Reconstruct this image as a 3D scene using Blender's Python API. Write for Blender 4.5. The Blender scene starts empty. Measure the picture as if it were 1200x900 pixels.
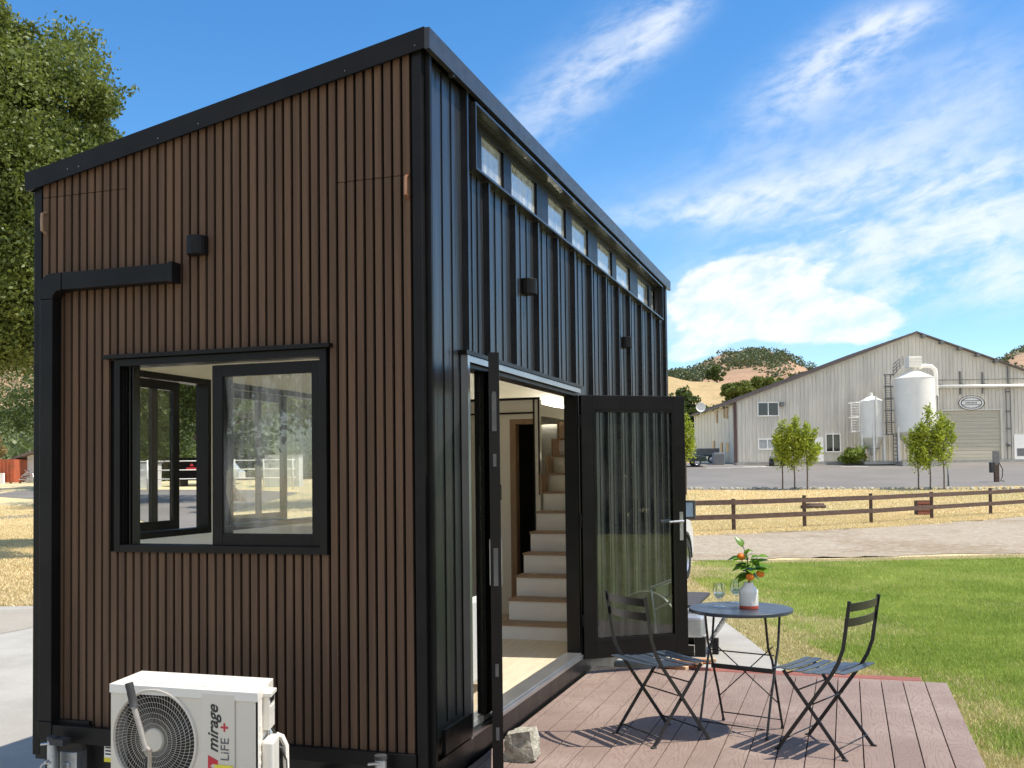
import bpy, bmesh, math, random
import numpy as np
from math import sin, cos, pi, radians, atan, atan2, hypot, sqrt
from mathutils import Vector, Matrix
random.seed(7); rng = np.random.default_rng(7)
C = bpy.context.scene
COL = C.collection

# ------------------------------------------------------------------ camera geometry (used to survey the photo)
F = 1200.; PX, PY = 600., 514.; YAW, PITCH, ROLL = radians(18.1), radians(1.9), radians(.68)
CAM = (1.95, -4.59, 1.52)
_f0 = (-sin(YAW), cos(YAW), 0); _r0 = (cos(YAW), sin(YAW), 0)
_fw = (_f0[0]*cos(PITCH), _f0[1]*cos(PITCH), sin(PITCH))
_up = (-_f0[0]*sin(PITCH), -_f0[1]*sin(PITCH), cos(PITCH))
_R = tuple(cos(ROLL)*_r0[i]-sin(ROLL)*_up[i] for i in range(3))
_U = tuple(cos(ROLL)*_up[i]+sin(ROLL)*_r0[i] for i in range(3))
def ray(x, y):
    a = (x-PX)/F; b = -(y-PY)/F
    return tuple(_fw[i]+a*_R[i]+b*_U[i] for i in range(3))
def hit(x, y, ax, v):
    d = ray(x, y); t = (v-CAM[ax])/d[ax]
    return Vector([CAM[i]+t*d[i] for i in range(3)])
def ud(u, d, z=0.):                       # site frame: u to the right, d away
    return Vector((CAM[0]+u*_r0[0]+d*_f0[0], CAM[1]+u*_r0[1]+d*_f0[1], z))
def gz(u, d):                             # height of the ground
    s = .04+(.0667-.04)*min(1, max(0, (u+15)/20.))
    return -.6+s*min(41, max(0, d-47))
def ground(x, y):                         # where a photo pixel meets the ground
    r = ray(x, y); t = 2.
    def g(t):
        p = [CAM[i]+t*r[i] for i in range(3)]
        q = (p[0]-CAM[0], p[1]-CAM[1]); u = q[0]*_r0[0]+q[1]*_r0[1]; d = q[0]*_f0[0]+q[1]*_f0[1]
        return p[2]-gz(u, d), u, d
    while g(t)[0] > 0 and t < 300: t += .5
    lo, hi = t-.5, t
    for _ in range(30):
        m = (lo+hi)/2
        if g(m)[0] > 0: lo = m
        else: hi = m
    return g(hi)[1], g(hi)[2]

# ------------------------------------------------------------------ materials
MATS = {}
class NT:
    def __init__(s, nt): s.nt = nt
    def n(s, t, **k):
        o = s.nt.nodes.new(t)
        for a, v in k.items(): setattr(o, a, v)
        return o
    def l(s, a, b): s.nt.links.new(a, b)
    def val(s, sock, v):
        if hasattr(v, 'is_linked') or isinstance(v, bpy.types.NodeSocket): s.l(v, sock)
        else: sock.default_value = v
    def m(s, op, a, b=0., c=0., clamp=False):
        o = s.n('ShaderNodeMath', operation=op); o.use_clamp = clamp
        for i, v in enumerate((a, b, c)): s.val(o.inputs[i], v)
        return o.outputs[0]
    def mix(s, f, a, b):
        o = s.n('ShaderNodeMix', data_type='RGBA'); s.val(o.inputs[0], f)
        for i, v in ((6, a), (7, b)):
            if isinstance(v, tuple): v = (*v[:3], 1.)
            s.val(o.inputs[i], v)
        return o.outputs[2]
    def noise(s, vec, scale, detail=4., rough=.55, dist=0.):
        o = s.n('ShaderNodeTexNoise'); o.inputs['Scale'].default_value = scale
        o.inputs['Detail'].default_value = detail; o.inputs['Roughness'].default_value = rough
        o.inputs['Distortion'].default_value = dist
        if vec is not None: s.l(vec, o.inputs['Vector'])
        return o.outputs[0]
    def ramp(s, f, lo, hi):
        o = s.n('ShaderNodeMapRange'); s.val(o.inputs[0], f); o.inputs[1].default_value = lo; o.inputs[2].default_value = hi
        o.clamp = True; o.interpolation_type = 'SMOOTHSTEP'
        return o.outputs[0]
    def vec(s, src, scale=(1, 1, 1), rot=(0, 0, 0)):
        o = s.n('ShaderNodeMapping'); o.inputs['Scale'].default_value = scale; o.inputs['Rotation'].default_value = rot
        s.l(src, o.inputs[0]); return o.outputs[0]
def newmat(name):
    m = bpy.data.materials.new(name); m.use_nodes = True; m.node_tree.nodes.clear()
    n = NT(m.node_tree); out = n.n('ShaderNodeOutputMaterial'); MATS[name] = m
    return m, n, out
def mat(name, c1, c2=None, rough=.5, metal=0., scale=8., stretch=(1, 1, 1), lo=.35, hi=.65, bump=0., bscale=None,
        fine=None, spec=.5, coat=0., emit=None, rvar=0., detail=5., island=0.):
    """c1/c2 blended by noise; fine = (scale, amount) a second value noise"""
    m, n, out = newmat(name)
    p = n.n('ShaderNodeBsdfPrincipled'); n.l(p.outputs[0], out.inputs[0])
    tc = n.n('ShaderNodeTexCoord').outputs['Object']; v = n.vec(tc, stretch)
    nz = n.noise(v, scale, detail)
    col = n.mix(n.ramp(nz, lo, hi), c1, c2 or tuple(x*.8 for x in c1))
    if fine:
        fz = n.noise(n.vec(tc, stretch), fine[0], 3., .7)
        col = n.mix(n.m('MULTIPLY', n.ramp(fz, .3, .7), fine[1]), col, tuple(x*.35 for x in c1))
    if island:
        gi = n.n('ShaderNodeNewGeometry').outputs['Random Per Island']; col = n.mix(n.m('MULTIPLY', gi, island), col, tuple(x*.45 for x in c1))
    n.l(col, p.inputs['Base Color'])
    p.inputs['Metallic'].default_value = metal
    p.inputs['Specular IOR Level'].default_value = spec
    if coat: p.inputs['Coat Weight'].default_value = coat; p.inputs['Coat Roughness'].default_value = .15
    if rvar:
        rn = n.noise(n.vec(tc, stretch), scale*1.7, 4.)
        n.l(n.m('ADD', n.m('MULTIPLY', n.m('SUBTRACT', rn, .5), rvar*2), rough, clamp=True), p.inputs['Roughness'])
    else: p.inputs['Roughness'].default_value = rough
    if bump:
        b = n.n('ShaderNodeBump'); b.inputs['Strength'].default_value = bump; b.inputs['Distance'].default_value = .02
        n.l(n.noise(n.vec(tc, stretch), bscale or scale*3, 4.), b.inputs['Height']); n.l(b.outputs[0], p.inputs['Normal'])
    if emit: p.inputs['Emission Color'].default_value = (*emit[:3], 1); p.inputs['Emission Strength'].default_value = emit[3]
    return m
def glassmat(name, tint=(.9, .93, .92), haze=0., ior=1.5, rough=0., gl=1.0):
    m, n, out = newmat(name)
    t = n.n('ShaderNodeBsdfTransparent'); t.inputs[0].default_value = (*tint, 1)
    g = n.n('ShaderNodeBsdfGlossy'); g.inputs['Roughness'].default_value = rough; g.inputs[0].default_value = (gl, gl, gl, 1)
    gm = n.n('ShaderNodeNewGeometry'); dp = n.n('ShaderNodeVectorMath', operation='DOT_PRODUCT'); n.l(gm.outputs['Incoming'], dp.inputs[0]); n.l(gm.outputs['Normal'], dp.inputs[1])
    f0 = ((ior-1)/(ior+1))**2; sc_ = n.m('POWER', n.m('SUBTRACT', 1., n.m('ABSOLUTE', dp.outputs['Value'])), 5.)
    fr = n.m('ADD', f0, n.m('MULTIPLY', sc_, 1-f0))
    mx = n.n('ShaderNodeMixShader'); n.l(fr, mx.inputs[0]); n.l(t.outputs[0], mx.inputs[1]); n.l(g.outputs[0], mx.inputs[2])
    last = mx
    if haze:
        d = n.n('ShaderNodeBsdfDiffuse'); d.inputs[0].default_value = (.8, .8, .76, 1)
        tc = n.n('ShaderNodeTexCoord').outputs['Object']
        nz = n.ramp(n.noise(n.vec(tc, (7, 7, .8)), 3., 5.), .25, .8)
        m2 = n.n('ShaderNodeMixShader'); n.l(n.m('MULTIPLY', nz, haze), m2.inputs[0]); n.l(mx.outputs[0], m2.inputs[1]); n.l(d.outputs[0], m2.inputs[2])
        last = m2
    n.l(last.outputs[0], out.inputs[0]); return m
def leafmat(name, c1, c2, scale=.8, trans=.35, rough=.5):
    m, n, out = newmat(name)
    g = n.n('ShaderNodeNewGeometry'); tc = n.n('ShaderNodeTexCoord').outputs['Object']
    f = n.m('ADD', n.m('MULTIPLY', g.outputs['Random Per Island'], .55), n.m('MULTIPLY', n.ramp(n.noise(tc, scale, 3.), .3, .7), .45))
    col = n.mix(f, c1, c2)
    p = n.n('ShaderNodeBsdfPrincipled'); p.inputs['Roughness'].default_value = rough; n.l(col, p.inputs['Base Color'])
    p.inputs['Specular IOR Level'].default_value = .35
    t = n.n('ShaderNodeBsdfTranslucent'); n.l(n.mix(.35, col, (.25, .35, .03)), t.inputs[0])
    mx = n.n('ShaderNodeMixShader'); mx.inputs[0].default_value = trans
    n.l(p.outputs[0], mx.inputs[1]); n.l(t.outputs[0], mx.inputs[2]); n.l(mx.outputs[0], out.inputs[0]); return m

M_slat = mat('slat_brown', (.155, .093, .056), (.1, .062, .04), .66, island=.35, scale=2., stretch=(9, 9, .35), bump=.12, bscale=30, fine=(26, .22), spec=.18)
M_black = mat('black_paint', (.006, .006, .006), (.009, .009, .009), .3, scale=3., stretch=(3, 3, .6), rvar=.12, spec=.3)
M_frame = mat('black_aluminium', (.007, .0068, .0065), (.010, .0096, .0093), .36, scale=5., rvar=.1, spec=.2)
M_trim = mat('black_trim', (.008, .0078, .0076), (.012, .0115, .011), .4, spec=.18, scale=4., rvar=.15, fine=(60, .15))
M_cream = mat('cream_wall', (.92, .9, .83), (.9, .88, .8), .6, scale=2.)
M_ceil = mat('plaster_ceiling', (.75, .66, .52), (.66, .57, .44), .7, scale=3., stretch=(1, 5, 1))
M_white = mat('white_board', (.85, .83, .78), (.81, .79, .74), .5, scale=4.)
M_woodfl = mat('oak_floor', (.78, .66, .48), (.7, .57, .4), .4, scale=3., stretch=(10, 1, 1), fine=(18, .2))
M_tan = mat('tan_wood', (.36, .24, .14), (.3, .19, .11), .5, scale=4., stretch=(6, 6, 1))
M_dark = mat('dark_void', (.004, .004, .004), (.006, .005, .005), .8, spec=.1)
M_alu = mat('bare_aluminium', (.5, .51, .52), (.44, .45, .46), .34, metal=.9, scale=3., rvar=.05)
M_steel = mat('galvanised_steel', (.5, .51, .52), (.38, .39, .4), .38, metal=.8, scale=12., rvar=.2)
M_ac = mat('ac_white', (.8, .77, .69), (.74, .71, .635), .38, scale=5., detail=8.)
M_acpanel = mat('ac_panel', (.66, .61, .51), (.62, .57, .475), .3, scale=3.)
M_acdark = mat('ac_dark', (.012, .012, .012), (.03, .03, .03), .5)
M_red = mat('red_ink', (.6, .02, .04), rough=.4); M_ink = mat('black_ink', (.02, .02, .02), rough=.4)
M_blue = mat('blue_print', (.25, .4, .55), (.6, .7, .78), .4, scale=70., lo=.42, hi=.5)
M_yel = mat('yellow_label', (.75, .66, .06), (.7, .6, .05), .5)
M_rubber = mat('rubber', (.03, .03, .03), (.045, .045, .045), .75, scale=20.)
M_chair = mat('anthracite_steel', (.013, .013, .014), (.018, .018, .02), .38, scale=9., rvar=.1)
M_slatseat = mat('anthracite_seat', (.03, .04, .055), (.038, .05, .066), .34, scale=9., rvar=.1)
M_vase = mat('white_ceramic', (.82, .79, .73), (.77, .74, .68), .3, scale=6.)
M_vasered = mat('red_glaze', (.55, .09, .05), rough=.35)
M_orange = mat('orange_peel', (.9, .2, .01), (.85, .28, .02), .38, scale=9., bump=.3, bscale=160)
M_leaf = leafmat('citrus_leaf', (.03, .1, .015), (.24, .44, .03), 14., .3, .3)
M_concrete = mat('concrete', (.43, .41, .36), (.35, .33, .29), .85, scale=1.2, bump=.25, bscale=60, fine=(45, .18), detail=9.)
M_stone = mat('stone_chunk', (.5, .47, .38), (.32, .3, .23), .9, scale=26., bump=.9, bscale=45)
M_redwood = mat('red_board', (.3, .1, .065), (.22, .075, .05), .7, scale=6., stretch=(1, 8, 8))
M_fence = mat('dark_brown_wood', (.12, .075, .055), (.07, .042, .032), .8, scale=5., stretch=(1, 1, 4), fine=(30, .3))
M_bark = mat('bark', (.14, .115, .09), (.075, .06, .048), .9, scale=7., stretch=(2, 2, .5), bump=.5)
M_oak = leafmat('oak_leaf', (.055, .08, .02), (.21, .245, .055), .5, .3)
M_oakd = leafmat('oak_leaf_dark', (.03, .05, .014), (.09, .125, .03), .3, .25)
M_young = leafmat('young_leaf', (.2, .27, .025), (.5, .55, .07), 1.2, .45)
M_bush = leafmat('bush_leaf', (.16, .22, .03), (.36, .42, .07), 1.2, .35)
M_scrub = leafmat('scrub_leaf', (.05, .07, .035), (.12, .14, .06), .03, .15)
M_tyre = mat('tyre', (.02, .02, .02), (.03, .03, .03), .8)
M_paintw = mat('white_car_paint', (.7, .71, .73), (.68, .69, .71), .25, coat=.6)
M_paintg = mat('green_car_paint', (.008, .022, .017), (.006, .018, .014), .25, coat=.6)
M_glass = glassmat('clear_glass', (.97, .98, .975))
M_glassh = glassmat('painted_haze_glass', (.95, .96, .94), .17, 1.55)  # pale streaky haze in the glass stands in for reflections and room brightness
M_glassd = glassmat('door_glass', (.7, .75, .74), .03, 1.6)
M_glassc = glassmat('clerestory_glass', (.95, .96, .95), .45, 2.6)  # white haze mixed in to imitate the bright ceiling and cloud reflections
M_cardark = mat('car_glass', (.01, .012, .014), rough=.08, spec=.9)
M_lamp = mat('lit_lamp', (1, .98, .95), rough=.5, emit=(1, .95, .86, 60))

def rib_material(name, c1, c2, w, shade=.8):
    m, n, out = newmat(name)
    p = n.n('ShaderNodeBsdfPrincipled'); n.l(p.outputs[0], out.inputs[0])
    tc = n.n('ShaderNodeTexCoord').outputs['Object']
    col = n.mix(n.ramp(n.noise(n.vec(tc, (1., 1., .1)), 1.6, 8., .65), .35, .68), c1, c2)
    n.l(col, p.inputs['Base Color']); p.inputs['Roughness'].default_value = .55; return m
M_barn = rib_material('barn_siding', (.7, .655, .565), (.55, .515, .445), .3)
M_barn2 = rib_material('barn_siding_side', (.7, .67, .58), (.62, .59, .51), .3)
M_roofm = mat('brown_metal_roof', (.13, .1, .09), (.1, .078, .07), .55, scale=1.)
M_roller = mat('roller_door', (.52, .48, .38), (.46, .42, .33), .5, scale=.8, stretch=(.3, 1, 6))
M_silo = mat('silo_white', (.84, .81, .74), (.78, .755, .69), .45, scale=1.)
M_rail = mat('grey_rail', (.16, .16, .16), rough=.6)
M_lock = mat('dark_lock_metal', (.06, .06, .06), (.09, .09, .09), .5)
M_shed = mat('corrugated_white', (.7, .7, .68), (.55, .55, .53), .6, scale=1.)
M_rust = mat('rusty_container', (.42, .1, .04), (.3, .08, .035), .7, scale=1.6)
M_wine = glassmat('drinking_glass', (.93, .95, .95), 0., 2.0)
M_water = glassmat('water', (.8, .88, .92), 0., 2.0)

def ground_mat(name, c1, c2, c3, big=.25, mid=3., fine=40., bump=.6, amt=.7, rough=.95, patch=(.45, .6)):
    m, n, out = newmat(name)
    p = n.n('ShaderNodeBsdfPrincipled'); n.l(p.outputs[0], out.inputs[0]); p.inputs['Roughness'].default_value = rough
    p.inputs['Specular IOR Level'].default_value = .15
    tc = n.n('ShaderNodeTexCoord').outputs['Object']
    col = n.mix(n.ramp(n.noise(tc, big, 6., .6), *patch), c1, c2)
    col = n.mix(n.m('MULTIPLY', n.ramp(n.noise(tc, mid, 5., .65), .42, .68), amt), col, c3)
    fz = n.noise(tc, fine, 3., .75)
    col = n.mix(n.m('MULTIPLY', n.ramp(fz, .45, .72), .55), col, tuple(x*.3 for x in c1))
    n.l(col, p.inputs['Base Color'])
    b = n.n('ShaderNodeBump'); b.inputs['Strength'].default_value = bump; b.inputs['Distance'].default_value = .04
    n.l(fz, b.inputs['Height']); n.l(b.outputs[0], p.inputs['Normal']); return m
M_dry = ground_mat('dry_grass', (.72, .56, .31), (.5, .47, .25), (.76, .62, .38), .1, 1.2, 14., .8)
M_lawn = ground_mat('lawn_soil', (.24, .27, .07), (.32, .31, .11), (.42, .37, .17), .35, 2., 30., .8)
M_straw = ground_mat('straw_soil', (.46, .37, .2), (.36, .31, .14), (.4, .28, .17), .8, 4., 45., .8)
M_gravel = ground_mat('gravel', (.38, .315, .23), (.3, .235, .155), (.44, .39, .31), .22, 3., 8., 1.)
M_asph = mat('asphalt', (.2, .182, .158), (.17, .155, .135), .8, scale=.25, fine=(6., .12), detail=8.)
M_drive = mat('driveway', (.37, .335, .275), (.31, .28, .228), .85, scale=.5, bump=.3, bscale=50, fine=(18., .15), detail=9.)
M_hill = ground_mat('hill_soil', (.43, .27, .165), (.47, .34, .22), (.32, .22, .14), .006, .03, .3, .5)
M_meadow = ground_mat('meadow', (.47, .34, .17), (.4, .27, .13), (.34, .27, .13), .01, .1, 1., .4)

def deck_mat():
    m, n, out = newmat('deck_composite')
    p = n.n('ShaderNodeBsdfPrincipled'); n.l(p.outputs[0], out.inputs[0])
    tc = n.n('ShaderNodeTexCoord').outputs['Object']
    g = n.n('ShaderNodeNewGeometry')
    cb = n.n('ShaderNodeCombineXYZ'); n.l(n.m('MULTIPLY', g.outputs['Random Per Island'], 37.), cb.inputs[1]); n.l(n.m('MULTIPLY', g.outputs['Random Per Island'], 11.), cb.inputs[2])
    va = n.n('ShaderNodeVectorMath', operation='ADD'); n.l(tc, va.inputs[0]); n.l(cb.outputs[0], va.inputs[1])
    v = n.vec(va.outputs[0], (1, .17, 1))
    nz = n.noise(v, 9.5, 1.5, .5, .2)
    w = n.m('SINE', n.m('MULTIPLY', nz, 95.))
    line = n.ramp(w, .35, .95)
    base = n.mix(g.outputs['Random Per Island'], (.265, .19, .152), (.195, .138, .11))
    base = n.mix(n.ramp(n.noise(tc, 1.3, 6., .6), .4, .7), base, (.315, .24, .195))
    base = n.mix(n.m('MULTIPLY', n.ramp(n.noise(tc, 90., 3., .7), .4, .7), .35), base, (.2, .13, .11))
    col = n.mix(n.m('MULTIPLY', line, .46), base, (.18, .115, .095))
    n.l(col, p.inputs['Base Color']); p.inputs['Roughness'].default_value = .72
    b = n.n('ShaderNodeBump'); b.inputs['Strength'].default_value = .35; b.inputs['Distance'].default_value = .002; b.invert = True
    n.l(line, b.inputs['Height']); n.l(b.outputs[0], p.inputs['Normal']); return m
M_deck = deck_mat()
def panel_mat():                                         # glossy, slightly wavy black sheet
    m, n, out = newmat('black_sheet_metal')
    p = n.n('ShaderNodeBsdfPrincipled'); n.l(p.outputs[0], out.inputs[0])
    tc = n.n('ShaderNodeTexCoord').outputs['Object']
    a = n.noise(n.vec(tc, (1, 6, .25)), 2.2, 3., .5)
    f = n.noise(n.vec(tc, (1, 30, .9)), 3., 4., .6)
    col = n.mix(n.ramp(f, .35, .7), (.012, .0125, .0135), (.024, .025, .028))
    col = n.mix(n.m('MULTIPLY', n.ramp(n.noise(n.vec(tc, (1, 5, 1.)), 3., 5., .7), .56, .72), .5), col, (.045, .038, .03))
    n.l(col, p.inputs['Base Color'])
    p.inputs['Specular IOR Level'].default_value = .9
    n.l(n.m('ADD', .22, n.m('MULTIPLY', f, .25)), p.inputs['Roughness'])
    b = n.n('ShaderNodeBump'); b.inputs['Strength'].default_value = .5; b.inputs['Distance'].default_value = .03
    n.l(a, b.inputs['Height']); n.l(b.outputs[0], p.inputs['Normal']); return m
M_sheet = panel_mat()

# ------------------------------------------------------------------ mesh helpers
class MB:
    def __init__(s): s.v = []; s.f = []; s.sm = []; s.st = []
    def add(s, vs, fs, smooth=False):
        o = len(s.v); s.st.append((len(s.v), len(s.f))); s.v += [tuple(v) for v in vs]; s.f += [tuple(i+o for i in f) for f in fs]; s.sm += [smooth]*len(fs); return s
    def box(s, a, b, mtx=None):
        x0, y0, z0 = a; x1, y1, z1 = b
        vs = [(x0, y0, z0), (x1, y0, z0), (x1, y1, z0), (x0, y1, z0), (x0, y0, z1), (x1, y0, z1), (x1, y1, z1), (x0, y1, z1)]
        if mtx: vs = [mtx @ Vector(v) for v in vs]
        return s.add(vs, [(0, 3, 2, 1), (4, 5, 6, 7), (0, 1, 5, 4), (1, 2, 6, 5), (2, 3, 7, 6), (3, 0, 4, 7)])
    def bar(s, p, q, w, h, up=(0, 0, 1)):                 # rectangular bar p->q, w across, h along "up"
        p, q = Vector(p), Vector(q); d = (q-p).normalized(); u = Vector(up)
        if abs(d.dot(u)) > .98: u = Vector((1, 0, 0))
        a = d.cross(u).normalized(); b = a.cross(d).normalized()
        vs = [e+a*sx*w/2+b*sy*h/2 for e in (p, q) for sx, sy in ((-1, -1), (1, -1), (1, 1), (-1, 1))]
        return s.add(vs, [(3, 2, 1, 0), (4, 5, 6, 7), (0, 1, 5, 4), (1, 2, 6, 5), (2, 3, 7, 6), (3, 0, 4, 7)])
    def tube(s, pts, r, n=8, caps=True):
        pts = [Vector(p) for p in pts]; rs = r if isinstance(r, (list, tuple)) else [r]*len(pts)
        vs = []; prev = None
        for i, p in enumerate(pts):
            d = (pts[min(i+1, len(pts)-1)]-pts[max(i-1, 0)]).normalized()
            if prev is None: u = Vector((0, 0, 1)) if abs(d.z) < .9 else Vector((1, 0, 0))
            else: u = prev
            a = (u-d*u.dot(d)).normalized(); b = d.cross(a); prev = a
            vs += [p+(a*cos(2*pi*k/n)+b*sin(2*pi*k/n))*rs[i] for k in range(n)]
        fs = [(i*n+k, i*n+(k+1) % n, (i+1)*n+(k+1) % n, (i+1)*n+k) for i in range(len(pts)-1) for k in range(n)]
        s.add(vs, fs, True)
        if caps:
            o = len(s.v)-len(vs); s.f += [tuple(o+k for k in reversed(range(n))), tuple(o+(len(pts)-1)*n+k for k in range(n))]; s.sm += [False]*2
        return s
    def lathe(s, prof, c=(0, 0, 0), n=24, axis='z', smooth=True):
        c = Vector(c); vs = []
        for r, h in prof:
            for k in range(n):
                a = 2*pi*k/n
                if axis == 'z': q = Vector((r*cos(a), r*sin(a), h))
                elif axis == 'y': q = Vector((r*cos(a), h, r*sin(a)))
                else: q = Vector((h, r*cos(a), r*sin(a)))
                vs.append(c+q)
        fs = [(i*n+k, i*n+(k+1) % n, (i+1)*n+(k+1) % n, (i+1)*n+k) for i in range(len(prof)-1) for k in range(n)]
        return s.add(vs, fs, smooth)
    def prism(s, poly, a, b, axis='y', smooth=False):     # poly in the other two axes, extruded a..b
        def mk(p, t):
            return {'y': (p[0], t, p[1]), 'x': (t, p[0], p[1]), 'z': (p[0], p[1], t)}[axis]
        n = len(poly); vs = [mk(p, a) for p in poly]+[mk(p, b) for p in poly]
        return s.add(vs, [tuple(range(n))[::-1], tuple(range(n, 2*n))]+[(i, (i+1) % n, n+(i+1) % n, n+i) for i in range(n)], smooth)
    def sphere(s, c, r, n=10, m=7, jit=0., sq=(1, 1, 1)):
        vs = []; c = Vector(c)
        for i in range(m+1):
            th = pi*i/m
            for k in range(n):
                q = Vector((sin(th)*cos(2*pi*k/n)*sq[0], sin(th)*sin(2*pi*k/n)*sq[1], cos(th)*sq[2]))*r
                if jit and 0 < i < m: q *= 1+random.uniform(-jit, jit)
                vs.append(c+q)
        return s.add(vs, [(i*n+k, (i+1)*n+k, (i+1)*n+(k+1) % n, i*n+(k+1) % n) for i in range(m) for k in range(n)], True)
    def xf(s, m):
        s.v = [tuple(m @ Vector(v)) for v in s.v]; return s
    def each(s, name, material, parent=None, bevel=0., xf=None):      # every added piece as an object of its own
        starts = s.st+[(len(s.v), len(s.f))]; out = []
        for (v0, f0), (v1, f1) in zip(starts[:-1], starts[1:]):
            q = MB(); q.v = s.v[v0:v1]; q.f = [tuple(i-v0 for i in f) for f in s.f[f0:f1]]; q.sm = s.sm[f0:f1]
            out.append(q.build(name, material, parent, bevel))
        return out
    def build(s, name, material, parent=None, bevel=0., origin=None):
        me = bpy.data.meshes.new(name)
        vs = s.v
        if origin is not None: vs = [(v[0]-origin[0], v[1]-origin[1], v[2]-origin[2]) for v in vs]
        me.from_pydata(vs, [], s.f); me.polygons.foreach_set('use_smooth', s.sm); me.update()
        bm = bmesh.new(); bm.from_mesh(me); bmesh.ops.remove_doubles(bm, verts=bm.verts, dist=1e-6) if any(s.sm) else None
        bmesh.ops.recalc_face_normals(bm, faces=bm.faces)
        if any(s.sm):
            for e in bm.edges:
                if len(e.link_faces) == 2 and e.calc_face_angle(0) > .62: e.smooth = False
        bm.to_mesh(me); bm.free()
        for mm in (material if isinstance(material, (list, tuple)) else [material]): me.materials.append(mm)
        o = bpy.data.objects.new(name, me); COL.objects.link(o); o.parent = parent
        if origin is not None: o.location = origin
        if bevel:
            b = o.modifiers.new('bevel', 'BEVEL'); b.width = bevel; b.segments = 2; b.limit_method = 'ANGLE'; b.angle_limit = radians(40)
        return o
def tag(o, label=None, cat=None, group=None, kind=None):
    if label: o['label'] = label
    if cat: o['category'] = cat
    if group: o['group'] = group
    if kind: o['kind'] = kind
    return o
def thing(name, label, cat, loc=(0, 0, 0), rz=0., group=None):
    o = bpy.data.objects.new(name, None); COL.objects.link(o); o.location = loc; o.rotation_euler = (0, 0, rz)
    o.empty_display_size = .1
    return tag(o, label, cat, group)
def copy_tree(o, parent=None):
    c = o.copy(); COL.objects.link(c); c.parent = parent
    for ch in [x for x in list(COL.objects) if x.parent == o]: copy_tree(ch, c)
    return c
def wall(mb, axis, a, b, us, zs, hole, zmap=None):
    """sheet of thickness a..b along axis; grid us x zs; hole(uc, zc) True where open"""
    zmap = zmap or (lambda u, z: z)
    def V(u, z, t): z = zmap(u, z); return (t, u, z) if axis == 'x' else (u, t, z)
    nu, nz = len(us)-1, len(zs)-1
    solid = [[not hole((us[i]+us[i+1])/2, (zs[j]+zs[j+1])/2) for j in range(nz)] for i in range(nu)]
    S = lambda i, j: 0 <= i < nu and 0 <= j < nz and solid[i][j]
    q = lambda *p: mb.add(p, [(0, 1, 2, 3)])
    for i in range(nu):
        for j in range(nz):
            if not solid[i][j]: continue
            u0, u1, z0, z1 = us[i], us[i+1], zs[j], zs[j+1]
            for t in (a, b): q(V(u0, z0, t), V(u1, z0, t), V(u1, z1, t), V(u0, z1, t))
            if not S(i-1, j): q(V(u0, z0, a), V(u0, z0, b), V(u0, z1, b), V(u0, z1, a))
            if not S(i+1, j): q(V(u1, z0, a), V(u1, z0, b), V(u1, z1, b), V(u1, z1, a))
            if not S(i, j-1): q(V(u0, z0, a), V(u0, z0, b), V(u1, z0, b), V(u1, z0, a))
            if not S(i, j+1): q(V(u0, z1, a), V(u0, z1, b), V(u1, z1, b), V(u1, z1, a))
    bm = bmesh.new(); return mb
def frame4(mb, axis, a, b, u0, u1, z0, z1, w):            # four mitre-free members
    def B(ua, ub, za, zb):
        if axis == 'x': mb.box((a, ua, za), (b, ub, zb))
        else: mb.box((ua, a, za), (ub, b, zb))
    B(u0, u0+w, z0, z1); B(u1-w, u1, z0, z1); B(u0+w, u1-w, z0, z0+w); B(u0+w, u1-w, z1-w, z1); return mb
def leaves(name, centers, size, material, parent=None, aspect=.55, origin=(0, 0, 0), flat=0., kind=None):
    n = len(centers); c = np.asarray(centers, dtype=np.float32)
    d = rng.normal(size=(n, 3)); 
    if flat: d[:, 2] *= (1-flat)
    d /= np.linalg.norm(d, axis=1, keepdims=True)
    e = rng.normal(size=(n, 3)); e -= d*(e*d).sum(1, keepdims=True); e /= np.linalg.norm(e, axis=1, keepdims=True)
    s = (size*rng.uniform(.6, 1.35, size=(n, 1)))
    v = np.stack([c-d*s/2, c+e*s*aspect/2, c+d*s/2, c-e*s*aspect/2], 1).reshape(-1, 3)-np.array(origin)
    me = bpy.data.meshes.new(name); me.vertices.add(4*n); me.vertices.foreach_set('co', v.astype(np.float32).ravel())
    me.loops.add(4*n); me.loops.foreach_set('vertex_index', np.arange(4*n, dtype=np.int32))
    me.polygons.add(n); me.polygons.foreach_set('loop_start', np.arange(0, 4*n, 4, dtype=np.int32)); me.polygons.foreach_set('loop_total', np.full(n, 4, dtype=np.int32))
    me.update(calc_edges=True); me.materials.append(material)
    o = bpy.data.objects.new(name, me); COL.objects.link(o); o.parent = parent; o.location = origin
    if kind: o['kind'] = kind
    return o
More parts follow.
